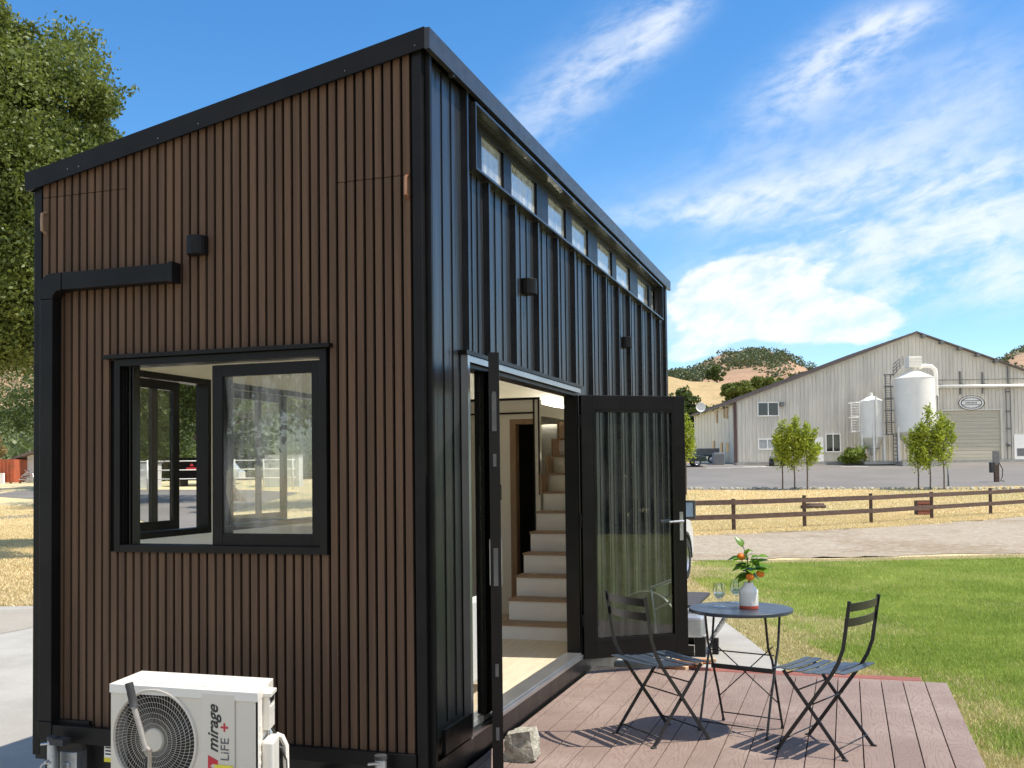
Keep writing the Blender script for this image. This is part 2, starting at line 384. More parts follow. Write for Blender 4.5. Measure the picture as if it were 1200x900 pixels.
def crown_points(c, rad, nblob, nleaf, rb=.28, shell=.75, lump=None):
    """leaf positions clustered in irregular lumps through an ellipsoid"""
    c = np.array(c); rad = np.array(rad); pts = []
    for k in range(nblob):
        d = rng.normal(size=3); d /= np.linalg.norm(d)
        r = shell*(rng.uniform()**.45)*rng.uniform(.75, 1.22)
        bc = c+d*rad*r; br = rad.mean()*rb*rng.uniform(.6, 1.4)
        m = int(nleaf/nblob*rng.uniform(.6, 1.5))
        q = rng.normal(size=(m, 3)); q /= np.linalg.norm(q, axis=1, keepdims=True)
        q *= (br*rng.uniform(.25, 1., size=(m, 1))**.5)*rng.uniform(.8, 1.2, size=(m, 1)); q[:, 2] *= .8
        pts.append(bc+q)
        t = rng.integers(0, 3)                                        # a few sprays that break the outline
        for _ in range(t):
            s = rng.normal(size=3); s /= np.linalg.norm(s); s[2] = abs(s[2])*.6
            mm = max(4, m//14); L = np.linspace(.7, 1.5, mm)[:, None]
            pts.append(bc+s*br*L+rng.normal(size=(mm, 3))*br*.09)
    return np.concatenate(pts)
def trunk_mesh(mb, h, r, limbs, reach, top, lean=(0, 0)):
    b = Vector((0, 0, -.15)); t = Vector((lean[0], lean[1], h))
    mb.tube([b, b.lerp(t, .15)+Vector((r*.2, 0, 0)), b.lerp(t, .5)+Vector((-r*.3, r*.3, 0)), t], [r*1.5, r*1.05, r*.85, r*.7], 10)
    for k in range(limbs):
        a = 2*pi*k/limbs+random.uniform(-.4, .4); e = reach*random.uniform(.6, 1.); z = top*random.uniform(.55, 1.)
        s = b.lerp(t, random.uniform(.7, .99)); q = Vector((cos(a)*e, sin(a)*e, z))
        mid = s.lerp(q, .5)+Vector((random.uniform(-.1, .1)*e, random.uniform(-.1, .1)*e, .12*e))
        mb.tube([s, mid, q], [r*.5, r*.3, r*.08], 7)
        for _ in range(2):
            q2 = mid+Vector((random.uniform(-1, 1)*e*.5, random.uniform(-1, 1)*e*.5, random.uniform(.1, .5)*e))
            mb.tube([mid, mid.lerp(q2, .5)+Vector((0, 0, .05*e)), q2], [r*.22, r*.14, r*.05], 6)
    return mb
def text_obj(name, txt, size, m4, material, parent, extrude=.001, shear=0., width=None):
    cu = bpy.data.curves.new(name, 'FONT'); cu.body = txt; cu.size = size; cu.extrude = extrude; cu.shear = shear; cu.align_x = 'CENTER'; cu.align_y = 'CENTER'
    if width: cu.offset = width
    t = bpy.data.objects.new('tmp_text', cu); COL.objects.link(t)
    dg = bpy.context.evaluated_depsgraph_get(); me = bpy.data.meshes.new_from_object(t.evaluated_get(dg)); bpy.data.objects.remove(t); me.name = name
    me.transform(m4); me.materials.clear(); me.materials.append(material)
    o = bpy.data.objects.new(name, me); COL.objects.link(o); o.parent = parent; return o
# ------------------------------------------------------------------ the setting
def drape(name, outline, material, lift, cuts=(), noise=0., seed=1):
    """polygon in the site frame (u, d) laid on the ground, edges broken up"""
    rnd = random.Random(seed); pts = []
    n = len(outline)
    for i in range(n):
        a, b = outline[i], outline[(i+1) % n]; L = hypot(b[0]-a[0], b[1]-a[1])
        k = max(1, int(L/max(.35, noise*1.5))) if noise else 1
        for j in range(min(k, 120)):
            t = j/min(k, 120); nx, ny = (b[1]-a[1])/L, -(b[0]-a[0])/L
            w = rnd.gauss(0, noise)*.6 if noise and j else 0.
            pts.append((a[0]+(b[0]-a[0])*t+nx*w, a[1]+(b[1]-a[1])*t+ny*w))
    bm = bmesh.new(); vs = [bm.verts.new((p[0], p[1], 0)) for p in pts]; f = bm.faces.new(vs)
    bmesh.ops.triangulate(bm, faces=[f])
    for d in (47, 88):
        bmesh.ops.bisect_plane(bm, geom=bm.verts[:]+bm.edges[:]+bm.faces[:], plane_co=(0, d, 0), plane_no=(0, 1, 0))
    for u in (-15, 5):
        bmesh.ops.bisect_plane(bm, geom=bm.verts[:]+bm.edges[:]+bm.faces[:], plane_co=(u, 0, 0), plane_no=(1, 0, 0))
    for v in bm.verts: v.co = ud(v.co.x, v.co.y, gz(v.co.x, v.co.y)+lift)
    bmesh.ops.recalc_face_normals(bm, faces=bm.faces)
    for f in bm.faces:
        if f.normal.z < 0: f.normal_flip()
    me = bpy.data.meshes.new(name); bm.to_mesh(me); bm.free(); me.materials.append(material)
    o = bpy.data.objects.new(name, me); COL.objects.link(o); o['kind'] = 'structure'; return o
G = lambda x, y: ground(x, y)
us = [-1500, -300, -60, -15, 5, 60, 300, 1500]; ds = [-1500, -300, -40, 0, 20, 47, 88, 150, 400, 2500]
mb = MB(); vs = [tuple(ud(u, d, gz(u, d))) for d in ds for u in us]; n = len(us)
mb.add(vs, [(j*n+i, j*n+i+1, (j+1)*n+i+1, (j+1)*n+i) for j in range(len(ds)-1) for i in range(n-1)])
mb.build('ground', M_dry)['kind'] = 'structure'
# surveyed from the photo: concrete pad, straw fringe, lawn, gravel road, yard
def W(x, y): q = (x-CAM[0], y-CAM[1]); return (q[0]*_r0[0]+q[1]*_r0[1], q[0]*_f0[0]+q[1]*_f0[1])
pad = [W(-9, -14), W(4.0, -14), W(3.6, -1), W(3.4, 1.6), G(935, 800), G(905, 772), G(880, 752), G(850, 730), G(836, 714), G(800, 706), W(-3, 14), W(-12, 14)]
lawn_edge = [G(1215, 876), G(1178, 852), G(1132, 815), G(1085, 787), G(1030, 769), G(985, 752), G(940, 731), G(900, 709), G(865, 693), G(838, 677), G(826, 664), G(836, 659)]
drape('dry_verge', [W(3.4, -12), W(3.4, 1.6), G(930, 800), G(900, 770), G(846, 728), G(800, 700), G(812, 658), G(900, 657), G(1060, 653), G(1200, 650), (30, 24), (34, -12)], M_straw, .004, noise=.05, seed=3)
drape('concrete_pad', pad, M_concrete, .012, noise=0)
drape('lawn', lawn_edge+[G(900, 660.5), G(1060, 657.5), G(1200, 654.5), (26, 23.5), (60, 22), (70, -25), (9, -12), (4.5, .5)], M_lawn, .008, noise=.28, seed=5)
drape('gravel_road', [G(700, 662), G(815, 657), G(900, 655.5), G(1060, 651), G(1200, 649), (40, 26), (44, 40), G(1300, 601), G(1200, 606), G(1060, 617), G(940, 623), G(812, 628), G(700, 634)], M_gravel, .012, noise=.3, seed=6)
drape('parking_lot', [G(790, 574), G(900, 574.5), G(1000, 573), G(1200, 569.5), (60, 60), (60, 90), (2, 90), (6, 60)], M_asph, .012, noise=.08, seed=8)
drape('driveway', [W(-9.02, -14), W(-40, -10), G(-200, 720), G(0, 716), G(40, 714), G(120, 705), W(-9.02, 14)], M_drive, .016)
drape('access_road', [G(-260, 596), G(-60, 588), G(0, 582.5), G(40, 585), G(120, 595), G(170, 612), G(205, 640), G(300, 655), G(420, 640), G(420, 580), G(300, 574.5), G(170, 574), G(60, 573), G(20, 575.5), G(-10, 580), G(-160, 583)], M_asph, .02)
drape('footpath', [G(-100, 618), G(0, 609), G(40, 606), G(90, 604), G(90, 600.5), G(40, 603), G(0, 605.5), G(-100, 612)], M_asph, .012)
# painted bay marks on the parking lot
for i, (x, y) in enumerate(((842, 548.5), (872, 547.5), (886, 546.9), (905, 547), (1000, 547))):
    a = G(x, y); drape('painted_marking', [(a[0]-1.2, a[1]-.5), (a[0]+.9, a[1]-.5), (a[0]+1.2, a[1]-.2), (a[0]-.9, a[1]-.2)], M_white, .03)
# ---- hills: heights at given distances read off the skyline
def lerp(xs, ys, x): return float(np.interp(x, xs, ys))
ridge_x = [-900, -400, -100, 0, 60, 200, 400, 600, 740, 790, 812, 835, 850, 880, 905, 925, 945, 975, 1050, 1150, 1185, 1230, 1500, 2200]
ridge_y = [470, 420, 385, 372, 375, 400, 430, 445, 442, 438, 433, 424, 416, 409, 410, 418, 431, 445, 465, 450, 417, 411, 430, 470]
def hill_z(px, d):
    y1 = lerp([-900, 0, 400, 800, 1500], [500, 490, 470, 448, 455], px)
    y2 = lerp(ridge_x, ridge_y, px)+(2 if px > 700 else 0)
    kd = [120, 170, 330, 430, 720, 1000]
    zr = lambda y, dd: 1.52+(553-y)/F*dd
    kz = [gz((px-600)/F*120, 120)-1., gz((px-600)/F*120, 120)+.5, zr(y1, 330), zr(y1+4, 430), zr(y2, 720), zr(y2+30, 1000)]
    return lerp(kd, kz, d)
hx = list(range(-1000, 2300, 12)); hd = list(range(120, 1000, 16)); nn = len(hx)
hv = []
for d in hd:
    for x in hx:
        a = (x-600)/F
        bumpy = 0 if d < 180 else (sin(x*.021+d*.013)+sin(x*.047-d*.009)*.6+sin(x*.11+d*.05)*.35)*min(1, (d-180)/150)*1.3
        hv.append(tuple(ud(a*d, d, hill_z(x, d)+bumpy)))
for name, j0, j1, mt in (('meadow_slope', 0, 19, M_meadow), ('hills', 19, len(hd)-1, M_hill)):
    mb = MB(); mb.add(hv[j0*nn:(j1+1)*nn], [(j*nn+i, j*nn+i+1, (j+1)*nn+i+1, (j+1)*nn+i) for j in range(j1-j0) for i in range(nn-1)], True)
    mb.build(name, mt)['kind'] = 'structure'
def scrub(name, spots, material, label, lsize=1.7, per=55):
    pts = []
    core = MB()
    for (x, d, r) in spots:
        a = (x-600)/F; c = np.array(ud(a*d, d, hill_z(x, d)+r*.45)); q = rng.normal(size=(per, 3)); q /= np.linalg.norm(q, axis=1, keepdims=True)
        q *= r*rng.uniform(.6, 1.1, size=(per, 1)); q[:, 2] *= .75; pts.append(c+q)
    o = leaves(name, np.concatenate(pts), lsize, material, aspect=.8)
    tag(o, label, 'trees', kind='stuff')
sp = []
R2 = random.Random(4)
while len(sp) < 1000:
    x = R2.uniform(730, 1250); d = R2.uniform(450, 730); v = sin(x*.05+d*.012)+sin(x*.023-d*.02)+R2.uniform(-1.3, 1.3)
    y = 553-(hill_z(x, d)-1.52)/d*F
    if v > (.5 if y > 418 else 1.1) or (x < 838 and v > -.3): sp.append((x, d, R2.uniform(1.8, 4.8)))
scrub('hillside_oaks', sp, M_scrub, 'dark oaks scattered over the tan hilltop behind the barn', 1.3, 50)
sp = []
for _ in range(2300):
    x = R2.uniform(-330, 420); d = 125+600*R2.random()**1.5
    if R2.random() < .95: sp.append((x, d, R2.uniform(2.2, 4.5)*(.7+d/500)))
scrub('wooded_hillside', sp, leafmat('hill_wood_leaf', (.075, .1, .04), (.19, .22, .085), .05, .25), 'green wooded hillside seen left of the cabin under the oak', 1.1, 85)
# ------------------------------------------------------------------ the tiny house
L = 7.1; WX = -2.35; EX = 0.
house = thing('tiny_house', 'black and brown tiny house on a trailer with open glass doors', 'tiny house', (0, 0, -.6))
house.rotation_euler = (0, 0, 0)
class HB(MB):
    def puteach(s, name, material, parent=None, bevel=0.):
        s.xf(Matrix.Translation((0, 0, .6))); return s.each(name, material, parent or house, bevel)
    def put(s, name, material, parent=None, bevel=0.):
        s.xf(Matrix.Translation((0, 0, .6))) if parent is None else s.xf(Matrix.Translation((0, 0, .6)))
        o = s.build(name, material, parent or house, bevel); return o
def rz(x): return 3.62+(x-0)*(3.62-3.16)/2.35          # underside of the roof over x (falls to the west)
win = (-1.80, -.52, 1.12, 2.155)
# slat cladding with the window opening
mb = HB(); x = -2.292; k = 0
while x < -.06:
    x1 = min(x+.0355, -.045); top = rz(x)-.0
    jz = None
    if k < 11: jz = 3.085
    if x > -.5: jz = 2.99
    segs = [(.18 if x < -1.9 else .17-(x+2.19)*.025, top)]
    if x1 > win[0] and x < win[1]: segs = [(segs[0][0], win[2]), (win[3], top)]
    for a, b in segs:
        if jz and a < jz < b: mb.box((x, 0, a), (x1, .016, jz-.002)); mb.box((x, .0008, jz+.002), (x1, .016, b))
        else: mb.box((x, 0, a), (x1, .016, b))
    x += .051; k += 1
mb.put('slat_cladding', M_slat)
mb = HB(); xs = [-2.31, -2.0, win[0]+.03, win[1]-.03, -.3, -.02]; zs = [.1, win[2]+.03, win[3]-.03, 3.0, 9]
wall(mb, 'y', .0175, .05, xs, zs, lambda u, z: win[0] < u < win[1] and win[2] < z < win[3], lambda u, z: rz(u) if z > 5 else z)
mb.put('backing_board', M_dark)
mb = HB(); wall(mb, 'y', .0525, .085, xs, zs, lambda u, z: win[0] < u < win[1] and win[2] < z < win[3], lambda u, z: rz(u)-.12 if z > 5 else z)
mb.put('end_lining', M_cream)
# corner posts
mb = HB(); mb.box((-2.35, -.006, .0), (-2.298, .1, rz(-2.35))); mb.put('corner_post', M_trim, bevel=.004)
mb = HB(); mb.box((-.046, -.008, .0), (.004, .03, rz(0)+.01)); mb.put('corner_post', M_trim, bevel=.003)
mb = HB(); mb.box((-.016, .031, .02), (.004, .055, rz(0))); mb.box((.0045, .034, .05), (.034, .06, rz(0))); mb.puteach('corner_strip', M_trim, bevel=.003)
mb = HB(); mb.box((-.09, L-.06, 0), (.02, L, rz(0))); mb.box((-2.35, L-.06, 0), (-2.25, L, rz(-2.35))); mb.puteach('corner_post', M_trim, bevel=.004)
# roof and fascia
def slab(x0, x1, y0, y1, dz0, dz1):
    m = HB(); m.prism([(x0, rz(x0)+dz0), (x1, rz(x1)+dz0), (x1, rz(x1)+dz1), (x0, rz(x0)+dz1)], y0, y1, 'y'); return m
slab(-2.36, .03, -.02, L+.02, .002, .06).put('roof', M_black)
m = slab(-2.375, .034, -.034, -.021, -.03, .075); m.put('fascia', M_trim)
m = HB(); m.box((.035, -.034, 3.59), (.062, L+.03, 3.695)); m.box((.028, .3, 3.575), (.055, .32, 3.59))
m.put('fascia', mat('fascia_metal', (.03, .031, .033), (.042, .043, .045), .38, scale=5., stretch=(1, 2, 4), rvar=.2, fine=(40, .2)))
m = HB(); m.box((-2.39, -.034, 3.13), (-2.376, L+.03, 3.235)); m.put('fascia', M_trim)
m = HB()
for px_, py_ in ((185, 162), (232, 145), (79, 198), (92, 195), (404, 83), (486, 53)): p = hit(px_, py_, 1, -.036); m.sphere(p, .003, 6, 4)
m.puteach('rivet', M_alu)
# ceiling, floor, walls
slab(-2.25, -.08, .09, L-.1, -.14, -.11).put('ceiling', M_cream)
m = HB(); m.box((-2.25, .06, .06), (-.03, L-.06, .12)); m.put('floor', M_woodfl)
ww = [(.2, 1.52), (1.70, 3.35)]
ys = [0.1, .2, 1.52, 1.70, 3.35, L-.06]; zw = [.0, 1.13, 2.19, 9]
inw = lambda u, z: any(a < u < b for a, b in ww) and 1.13 < z < 2.19
m = HB(); wall(m, 'x', -2.35, -2.30, ys, zw, inw, lambda u, z: 3.12 if z > 5 else z); m.put('side_wall', M_black)
m = HB(); wall(m, 'x', -2.298, -2.25, ys, zw, inw, lambda u, z: 3.05 if z > 5 else z); m.put('side_lining', M_cream)
m = HB(); m.prism([(-2.25, .0), (-.09, .0), (-.09, rz(-.09)-.01), (-2.25, rz(-2.25)-.01)], L-.08, L-.01, 'y'); m.put('end_wall', M_cream)
# east wall: clerestory panes y-ranges (glass plane) and door opening
DO = (.50, 2.95, .12, 2.15)
pane = []
for a, b in ((561, 587), (596, 626), (639, 660), (667, 686), (697, 714), (719, 735), (744, 757), (759, 768)):
    pane.append((hit(a, 300, 0, -.06).y, hit(b, 300, 0, -.06).y))
CZ = (3.20, 3.54)
eys = sorted({.05, DO[0], DO[1], L-.05}|{.66, 6.62}); ezs = [0.12, .27, DO[3], CZ[0], CZ[1], 3.6]
def eh(u, z): return (DO[0] < u < DO[1] and z < DO[3]) or (.66 < u < 6.62 and CZ[0] < z < CZ[1])
m = HB(); wall(m, 'x', -.045, 0, eys, ezs, eh); m.put('metal_wall', M_sheet)
m = HB(); wall(m, 'x', -.085, -.047, eys, [.12, .27, DO[3], CZ[0], CZ[1], 3.56], eh); m.put('side_lining', M_cream)
# battens
m = HB()
by = [.549, .893, 1.385, 1.878, 2.36, 2.835, 3.374, 3.893, 4.405, 4.897, 5.465, 6.001, 6.514, 6.9]
for y in by:
    if y < .6: m.box((0.0005, y, DO[3]+.02), (.036, y+.022, 3.60))
    else:
        m.box((0.0005, y, DO[3]+.035 if y < 3 else .27), (.036, y+.022, CZ[0]-.02 if y < 6.7 else 3.6))
        if y < 6.6: m.box((0.0005, y, CZ[1]+.03), (.036, y+.022, 3.6))
m.puteach('batten', mat('batten_paint', (.012, .012, .013), (.018, .018, .02), .28, scale=6., rvar=.1))
m = HB()                                                 # pressed grooves of the sheet, thin steps
for i, y in enumerate([.07]+by[:-1]):
    w = (by[i]-y) if i < len(by) else .4
    for fr in (.35, .62):
        yy = y+.022+w*fr
        lo = .27 if (y < .5 or y > 2.9) else DO[3]+.04
        if w > .2: m.box((.0005, yy, lo), (.006, yy+.006, (CZ[0]-.02) if y > .5 else 3.59))
m.put('sheet_seam', M_black)
# clerestory box frame and windows
m = HB(); y0, y1 = .635, 6.65; z0, z1 = 3.185, 3.56
m.box((.0005, y0, z0), (.055, y0+.014, z1)); m.box((.0005, y1-.014, z0), (.055, y1, z1)); m.box((.0005, y0+.014, z0), (.055, y1-.014, z0+.014)); m.box((.0005, y0+.014, z1-.014), (.055, y1-.014, z1))
m.put('window_surround', mat('surround_paint', (.02, .021, .024), (.028, .029, .032), .3, scale=6., rvar=.1))
for i in range(4):
    (a0, a1), (b0, b1) = pane[2*i], pane[2*i+1]
    s0 = .66 if i == 0 else (pane[2*i-1][1]+a0)/2; s1 = 6.62 if i == 3 else (b1+pane[2*i+2][0])/2
    m = HB(); zl, zh = CZ[0]+.03, 3.50
    m.box((-.075, s0, CZ[0]), (-.035, s1, zl)); m.box((-.075, s0, zh), (-.035, s1, CZ[1]))
    for u, v in ((s0, a0), (a1, b0), (b1, s1)): m.box((-.075, u, zl), (-.035, v, zh))
    w = m.put('clerestory_window', M_frame)
    m = HB()
    for u, v in ((a0, a1), (b0, b1)):
        m.box((-.066, u, zh-.022), (-.058, v, zh)); m.box((-.066, v-.03, zl), (-.058, v, zh-.022))
    m.put('inner_bead', M_cream, w)
    for u, v in ((a0, a1), (b0, b1)):
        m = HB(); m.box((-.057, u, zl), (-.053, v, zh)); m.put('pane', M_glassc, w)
# door frame, sidelight, leaves
m = HB()
m.box((-.08, DO[0]+.0, .12), (.006, DO[0]+.055, DO[3])); m.box((-.08, DO[1]-.055, .12), (.02, DO[1], DO[3])); m.box((-.08, DO[0]+.055, DO[3]-.06), (.02, DO[1]-.055, DO[3]))
m.box((-.05, .85, .17), (.006, .94, DO[3]-.06))
m.box((-.02, DO[0]-.03, DO[3]+.002), (.05, DO[1]+.02, DO[3]+.024))                      # drip cap
m.put('door_frame', M_frame)
m = HB(); m.box((.0065, DO[0]+.035, .12), (.02, DO[0]+.052, DO[3]+.0)); m.box((.0065, DO[0]-.004, .12), (.045, DO[0]+.03, DO[3]+.0)); m.box((.0362, DO[0]+.02, DO[3]-.035), (.044, DO[1]-.02, DO[3]-.002)); m.put('door_frame_edge', M_alu)
m = HB(); m.box((-.02, DO[0]+.056, .17), (-.014, .849, DO[3]-.061)); m.put('sidelight_pane', M_glass)
m = HB(); m.box((-.09, DO[0]+.056, .1205), (.03, DO[1]-.056, .165)); m.box((.0305, DO[0]+.0, .1205), (.04, DO[1], .15)); m.put('door_threshold', M_alu, bevel=.004)
m = HB(); m.box((-.15, .06, -.14), (.03, L, .117)); m.box((.0305, .12, .14), (.05, .5, .26)) ; m.put('chassis_beam', M_black)
m = HB(); m.box((-2.35, .09, -.14), (-2.2, L, .117)); m.box((-2.2, .012, -.16), (-.05, .16, .095)); m.box((-2.33, -.004, -.02), (-2.2, .011, .1)); m.put('chassis_beam', M_black)
m = HB(); m.box((-2.16, -.03, .1), (-1.95, -.005, .21)); m.box((-1.95, -.028, .1), (-.05, .011, .17)); m.put('base_channel', M_trim, bevel=.004)
m = HB()
for y in (2.9, 4.1):
    for x in (-2.18, -.28): m.lathe([(.02, -.1), (.27, -.1), (.3, -.06), (.3, .06), (.27, .1), (.02, .1)], (x, y, -.29), 28, 'x')
m.puteach('wheel', M_tyre)
def leaf(hinge, to, zb, zt, lever=True):
    hx, hy = hinge; dx, dy = to[0]-hx, to[1]-hy; Wd = hypot(dx, dy); ang = atan2(dy, dx)
    T = Matrix.Translation((hx, hy, 0)) @ Matrix.Rotation(ang, 4, 'Z')
    m = HB(); s = .095
    m.box((0, -.026, zb), (s, .026, zt)); m.box((Wd-s, -.026, zb), (Wd, .026, zt)); m.box((s, -.026, zb), (Wd-s, .026, zb+.13)); m.box((s, -.026, zt-.11), (Wd-s, .026, zt))
    m.xf(T); d = m.put('door_leaf', M_frame, bevel=.003)
    m = HB(); fw = .018
    for sy in (-.0265, .0205):
        m.box((s, sy, zb+.13), (s+fw, sy+.006, zt-.11)); m.box((Wd-s-fw, sy, zb+.13), (Wd-s, sy+.006, zt-.11)); m.box((s+fw, sy, zb+.13), (Wd-s-fw, sy+.006, zb+.13+fw)); m.box((s+fw, sy, zt-.11-fw), (Wd-s-fw, sy+.006, zt-.11))
    m.xf(T); m.put('glazing_bead', M_black, d)
    m = HB(); m.box((s+.002, -.004, zb+.132), (Wd-s-.002, .004, zt-.112)); m.xf(T); m.put('glass', M_glassd, d)
    m = HB()
    for sy in (-1, 1):
        m.box((Wd-.06, sy*.027-.003, .98), (Wd-.03, sy*.027+.003, 1.2)); lever and m.tube([(Wd-.045, sy*.03, 1.13), (Wd-.045, sy*.065, 1.13), (Wd-.17, sy*.07, 1.125)], .009, 8)
    m.xf(T); m.puteach('handle', M_steel, d)
    m = HB()
    for z in (.25, .55, 1.55, 1.85): m.box((Wd+.0003, -.008, z), (Wd+.002, .008, z+.06))
    m.box((Wd+.0003, -.011, .98), (Wd+.0025, .011, 1.16)); m.box((Wd+.0003, -.011, 1.72), (Wd+.0022, .011, 1.9))
    m.xf(T); m.puteach('lock_plate', M_lock, d)
    return d
leaf((.03, .965), (.345, .05), .115, 2.10, False)
leaf((.035, 2.93), (.737, 3.44), .115, 2.10)
m = HB(); 
for y in (.98, 2.92):
    for z in (.35, 1.1, 1.85): m.tube([(.038, y, z), (.038, y, z+.1)], .01, 8)
m.puteach('hinge', M_frame)
# south window
m = HB(); a, b, c, d = win
frame4(m, 'y', -.018, .012, a, b, c, d, .038); frame4(m, 'y', .0125, .085, a+.012, b-.012, c+.012, d-.012, .028)
w = m.put('sliding_window', M_frame, bevel=.002)
m = HB(); m.box((a-.055, -.045, d+.002), (b+.03, .0, d+.024)); m.put('window_hood', M_frame, w, .002)
m = HB(); frame4(m, 'y', .012, .036, -1.205, b-.038, c+.04, d-.055, .062); m.put('sash', M_frame, w, .003)
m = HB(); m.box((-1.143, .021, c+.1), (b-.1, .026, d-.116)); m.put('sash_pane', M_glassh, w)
m = HB(); frame4(m, 'y', .042, .064, -1.16, b-.05, c+.04, d-.055, .05); m.put('sash', M_frame, w, .003)
m = HB(); m.box((-1.11, .051, c+.09), (b-.1, .055, d-.105)); m.put('sash_pane', M_glass, w)
m = HB()
for xx in (a+.05, a+.075, a+.095): m.box((xx, .014, c+.04), (xx+.006, .07, d-.04))
m.put('window_track', M_black, w)
# west windows
for (a, b) in ww:
    m = HB(); frame4(m, 'x', -2.34, -2.245, a, b, 1.13, 2.19, .04); q = m.put('side_window', M_frame)
    if a < 1: c0, c1, e0, e1 = (hit(px_, 540, 0, -2.28).y for px_ in (199, 207.5, 181, 188))
    else: c0, c1, e0, e1 = a+.8, a+.86, a+.5, a+.55
    m = HB(); frame4(m, 'x', -2.295, -2.262, a+.046, c1, 1.176, 2.144, .058); m.put('sash', M_frame, q)
    m = HB(); m.box((-2.325, e0, 1.176), (-2.30, e1, 2.144)); m.put('sash_stile', M_frame, q)
    m = HB(); m.box((-2.282, a+.105, 1.235), (-2.278, c1-.059, 2.085)); m.put('sash_pane', M_glass, q)
    if a > 1: m = HB(); m.box((-2.316, c1, 1.176), (-2.312, b-.046, 2.144)); m.put('sash_pane', M_glass, q)
# conduit cover (black trunking) on the south end
m = HB(); r = .05
m.box((-2.245, -.075, .205), (-2.16, -.0065, 2.50))
m.box((-2.10, -.075, 2.545), (-1.41, -.0005, 2.64)); m.box((-1.41, -.08, 2.54), (-1.385, -.0005, 2.648))
m.box((-2.155, -.0745, .1), (-1.0, -.0305, .19))
arc = [(-2.10, 2.64)]+[(-2.16+.09*cos(t)-.0, 2.555+.085*sin(t)) for t in [pi/2+k*pi/2/6 for k in range(7)]]+[(-2.25, 2.50), (-2.155, 2.50), (-2.155, 2.515), (-2.13, 2.54), (-2.10, 2.54)]
m.prism(arc, -.08, -.0065, 'y')
arc = [(-2.25, .205), (-2.25, .15), (-2.235, .115), (-2.2, .097), (-2.155, .097), (-2.155, .205)]; m.prism(arc, -.08, -.0065, 'y')
m.put('conduit_cover', M_trim, bevel=.004)
# wall lamps (up and down lights)
def lamp(c, ax):
    m = HB(); x, y, z = c
    if ax == 'y':
        pr = [(.055*cos(t), -.015-.06*sin(t)) for t in [k*pi/10 for k in range(11)]]
        m.prism([(x+p, y+q) for p, q in pr]+[(x-.055, y), (x+.055, y)], z-.05, z+.05, 'z')
    else:
        pr = [(.015+.07*sin(t), .055*cos(t)) for t in [k*pi/10 for k in range(11)]]
        m.prism([(x+p, y+q) for p, q in pr]+[(x, y-.055), (x, y+.055)], z-.05, z+.05, 'z')
    return m.put('wall_lamp', M_trim, bevel=.004)
lamp((-1.27, -.001, 2.73), 'y'); lamp((.001, 1.66, 2.71), 'x'); lamp((.001, 4.72, 2.71), 'x')
for x, z0, z1 in ((-2.272, 2.885, 3.0), (-.072, 2.875, 2.985)):
    m = HB(); m.tube([(x, -.001, z0), (x, -.03, z0+.012), (x, -.032, (z0+z1)/2), (x, -.03, z1-.012), (x, -.001, z1)], .009, 8); m.put('pull_handle', M_tan if x < -1 else mat('copper_handle', (.5, .24, .13), rough=.35, metal=.6))
# jacks and fittings of the trailer
def jack(x, y, top, head=True):
    m = HB(); m.lathe([(0, top), (.026, top), (.028, top-.01), (.028, -.45), (.05, -.46), (.075, -.585), (0, -.585)], (x, y, 0), 16); j = m.put('levelling_jack', M_steel)
    m = HB(); m.lathe([(0, top+.022), (.03, top+.02), (.031, top+.0005), (0, top+.0005)], (x, y, 0), 16); head and m.box((x, y-.03, top-.02), (x+.09, y+.03, top+.012)); m.put('jack_cap', M_rubber, j)
    m = HB(); m.tube([(x-.03, y-.03, top-.12), (x-.005, y-.035, top-.1)], .007, 6); m.tube([(x-.06, y-.04, top-.17), (x-.035, y-.035, top-.12), (x+.01, y-.03, top-.11)], .006, 6)
    m.tube([(x-.05, y-.03, top-.02), (x+.01, y-.03, top-.01)], .007, 6); m.put('jack_pin', M_alu, j)
p = hit(62, 866, 1, -.14); jack(p.x, -.14, p.z-.005)
p = hit(446, 890, 1, -.10); jack(p.x, -.10, p.z, False)
p = hit(84, 890, 1, -.08)
m = HB(); m.box((p.x-.07, -.09, p.z-.1), (p.x+.03, -.07, p.z+.04)); m.box((p.x+.0302, -.1, p.z-.1), (p.x+.05, -.02, p.z+.045)); m.lathe([(0, -.012), (.02, -.012), (.02, 0)], (p.x-.02, -.09, p.z-.03), 10, 'y'); m.put('gearbox_plate', M_steel, bevel=.004)
p = hit(126, 882, 1, -.03)
m = HB(); m.box((p.x-.018, -.034, p.z-.048), (p.x+.035, -.0335, p.z+.045)); s = m.put('sticker', M_white)
m = HB(); m.box((p.x-.018, -.0352, p.z-.048), (p.x+.035, -.0342, p.z-.025)); m.put('sticker_band', M_yel, s)
m = HB()
for k in range(3): m.box((p.x-.01, -.0352, p.z-.01+k*.017), (p.x+.03, -.0342, p.z-.002+k*.017))
m.put('sticker_print', M_ink, s)
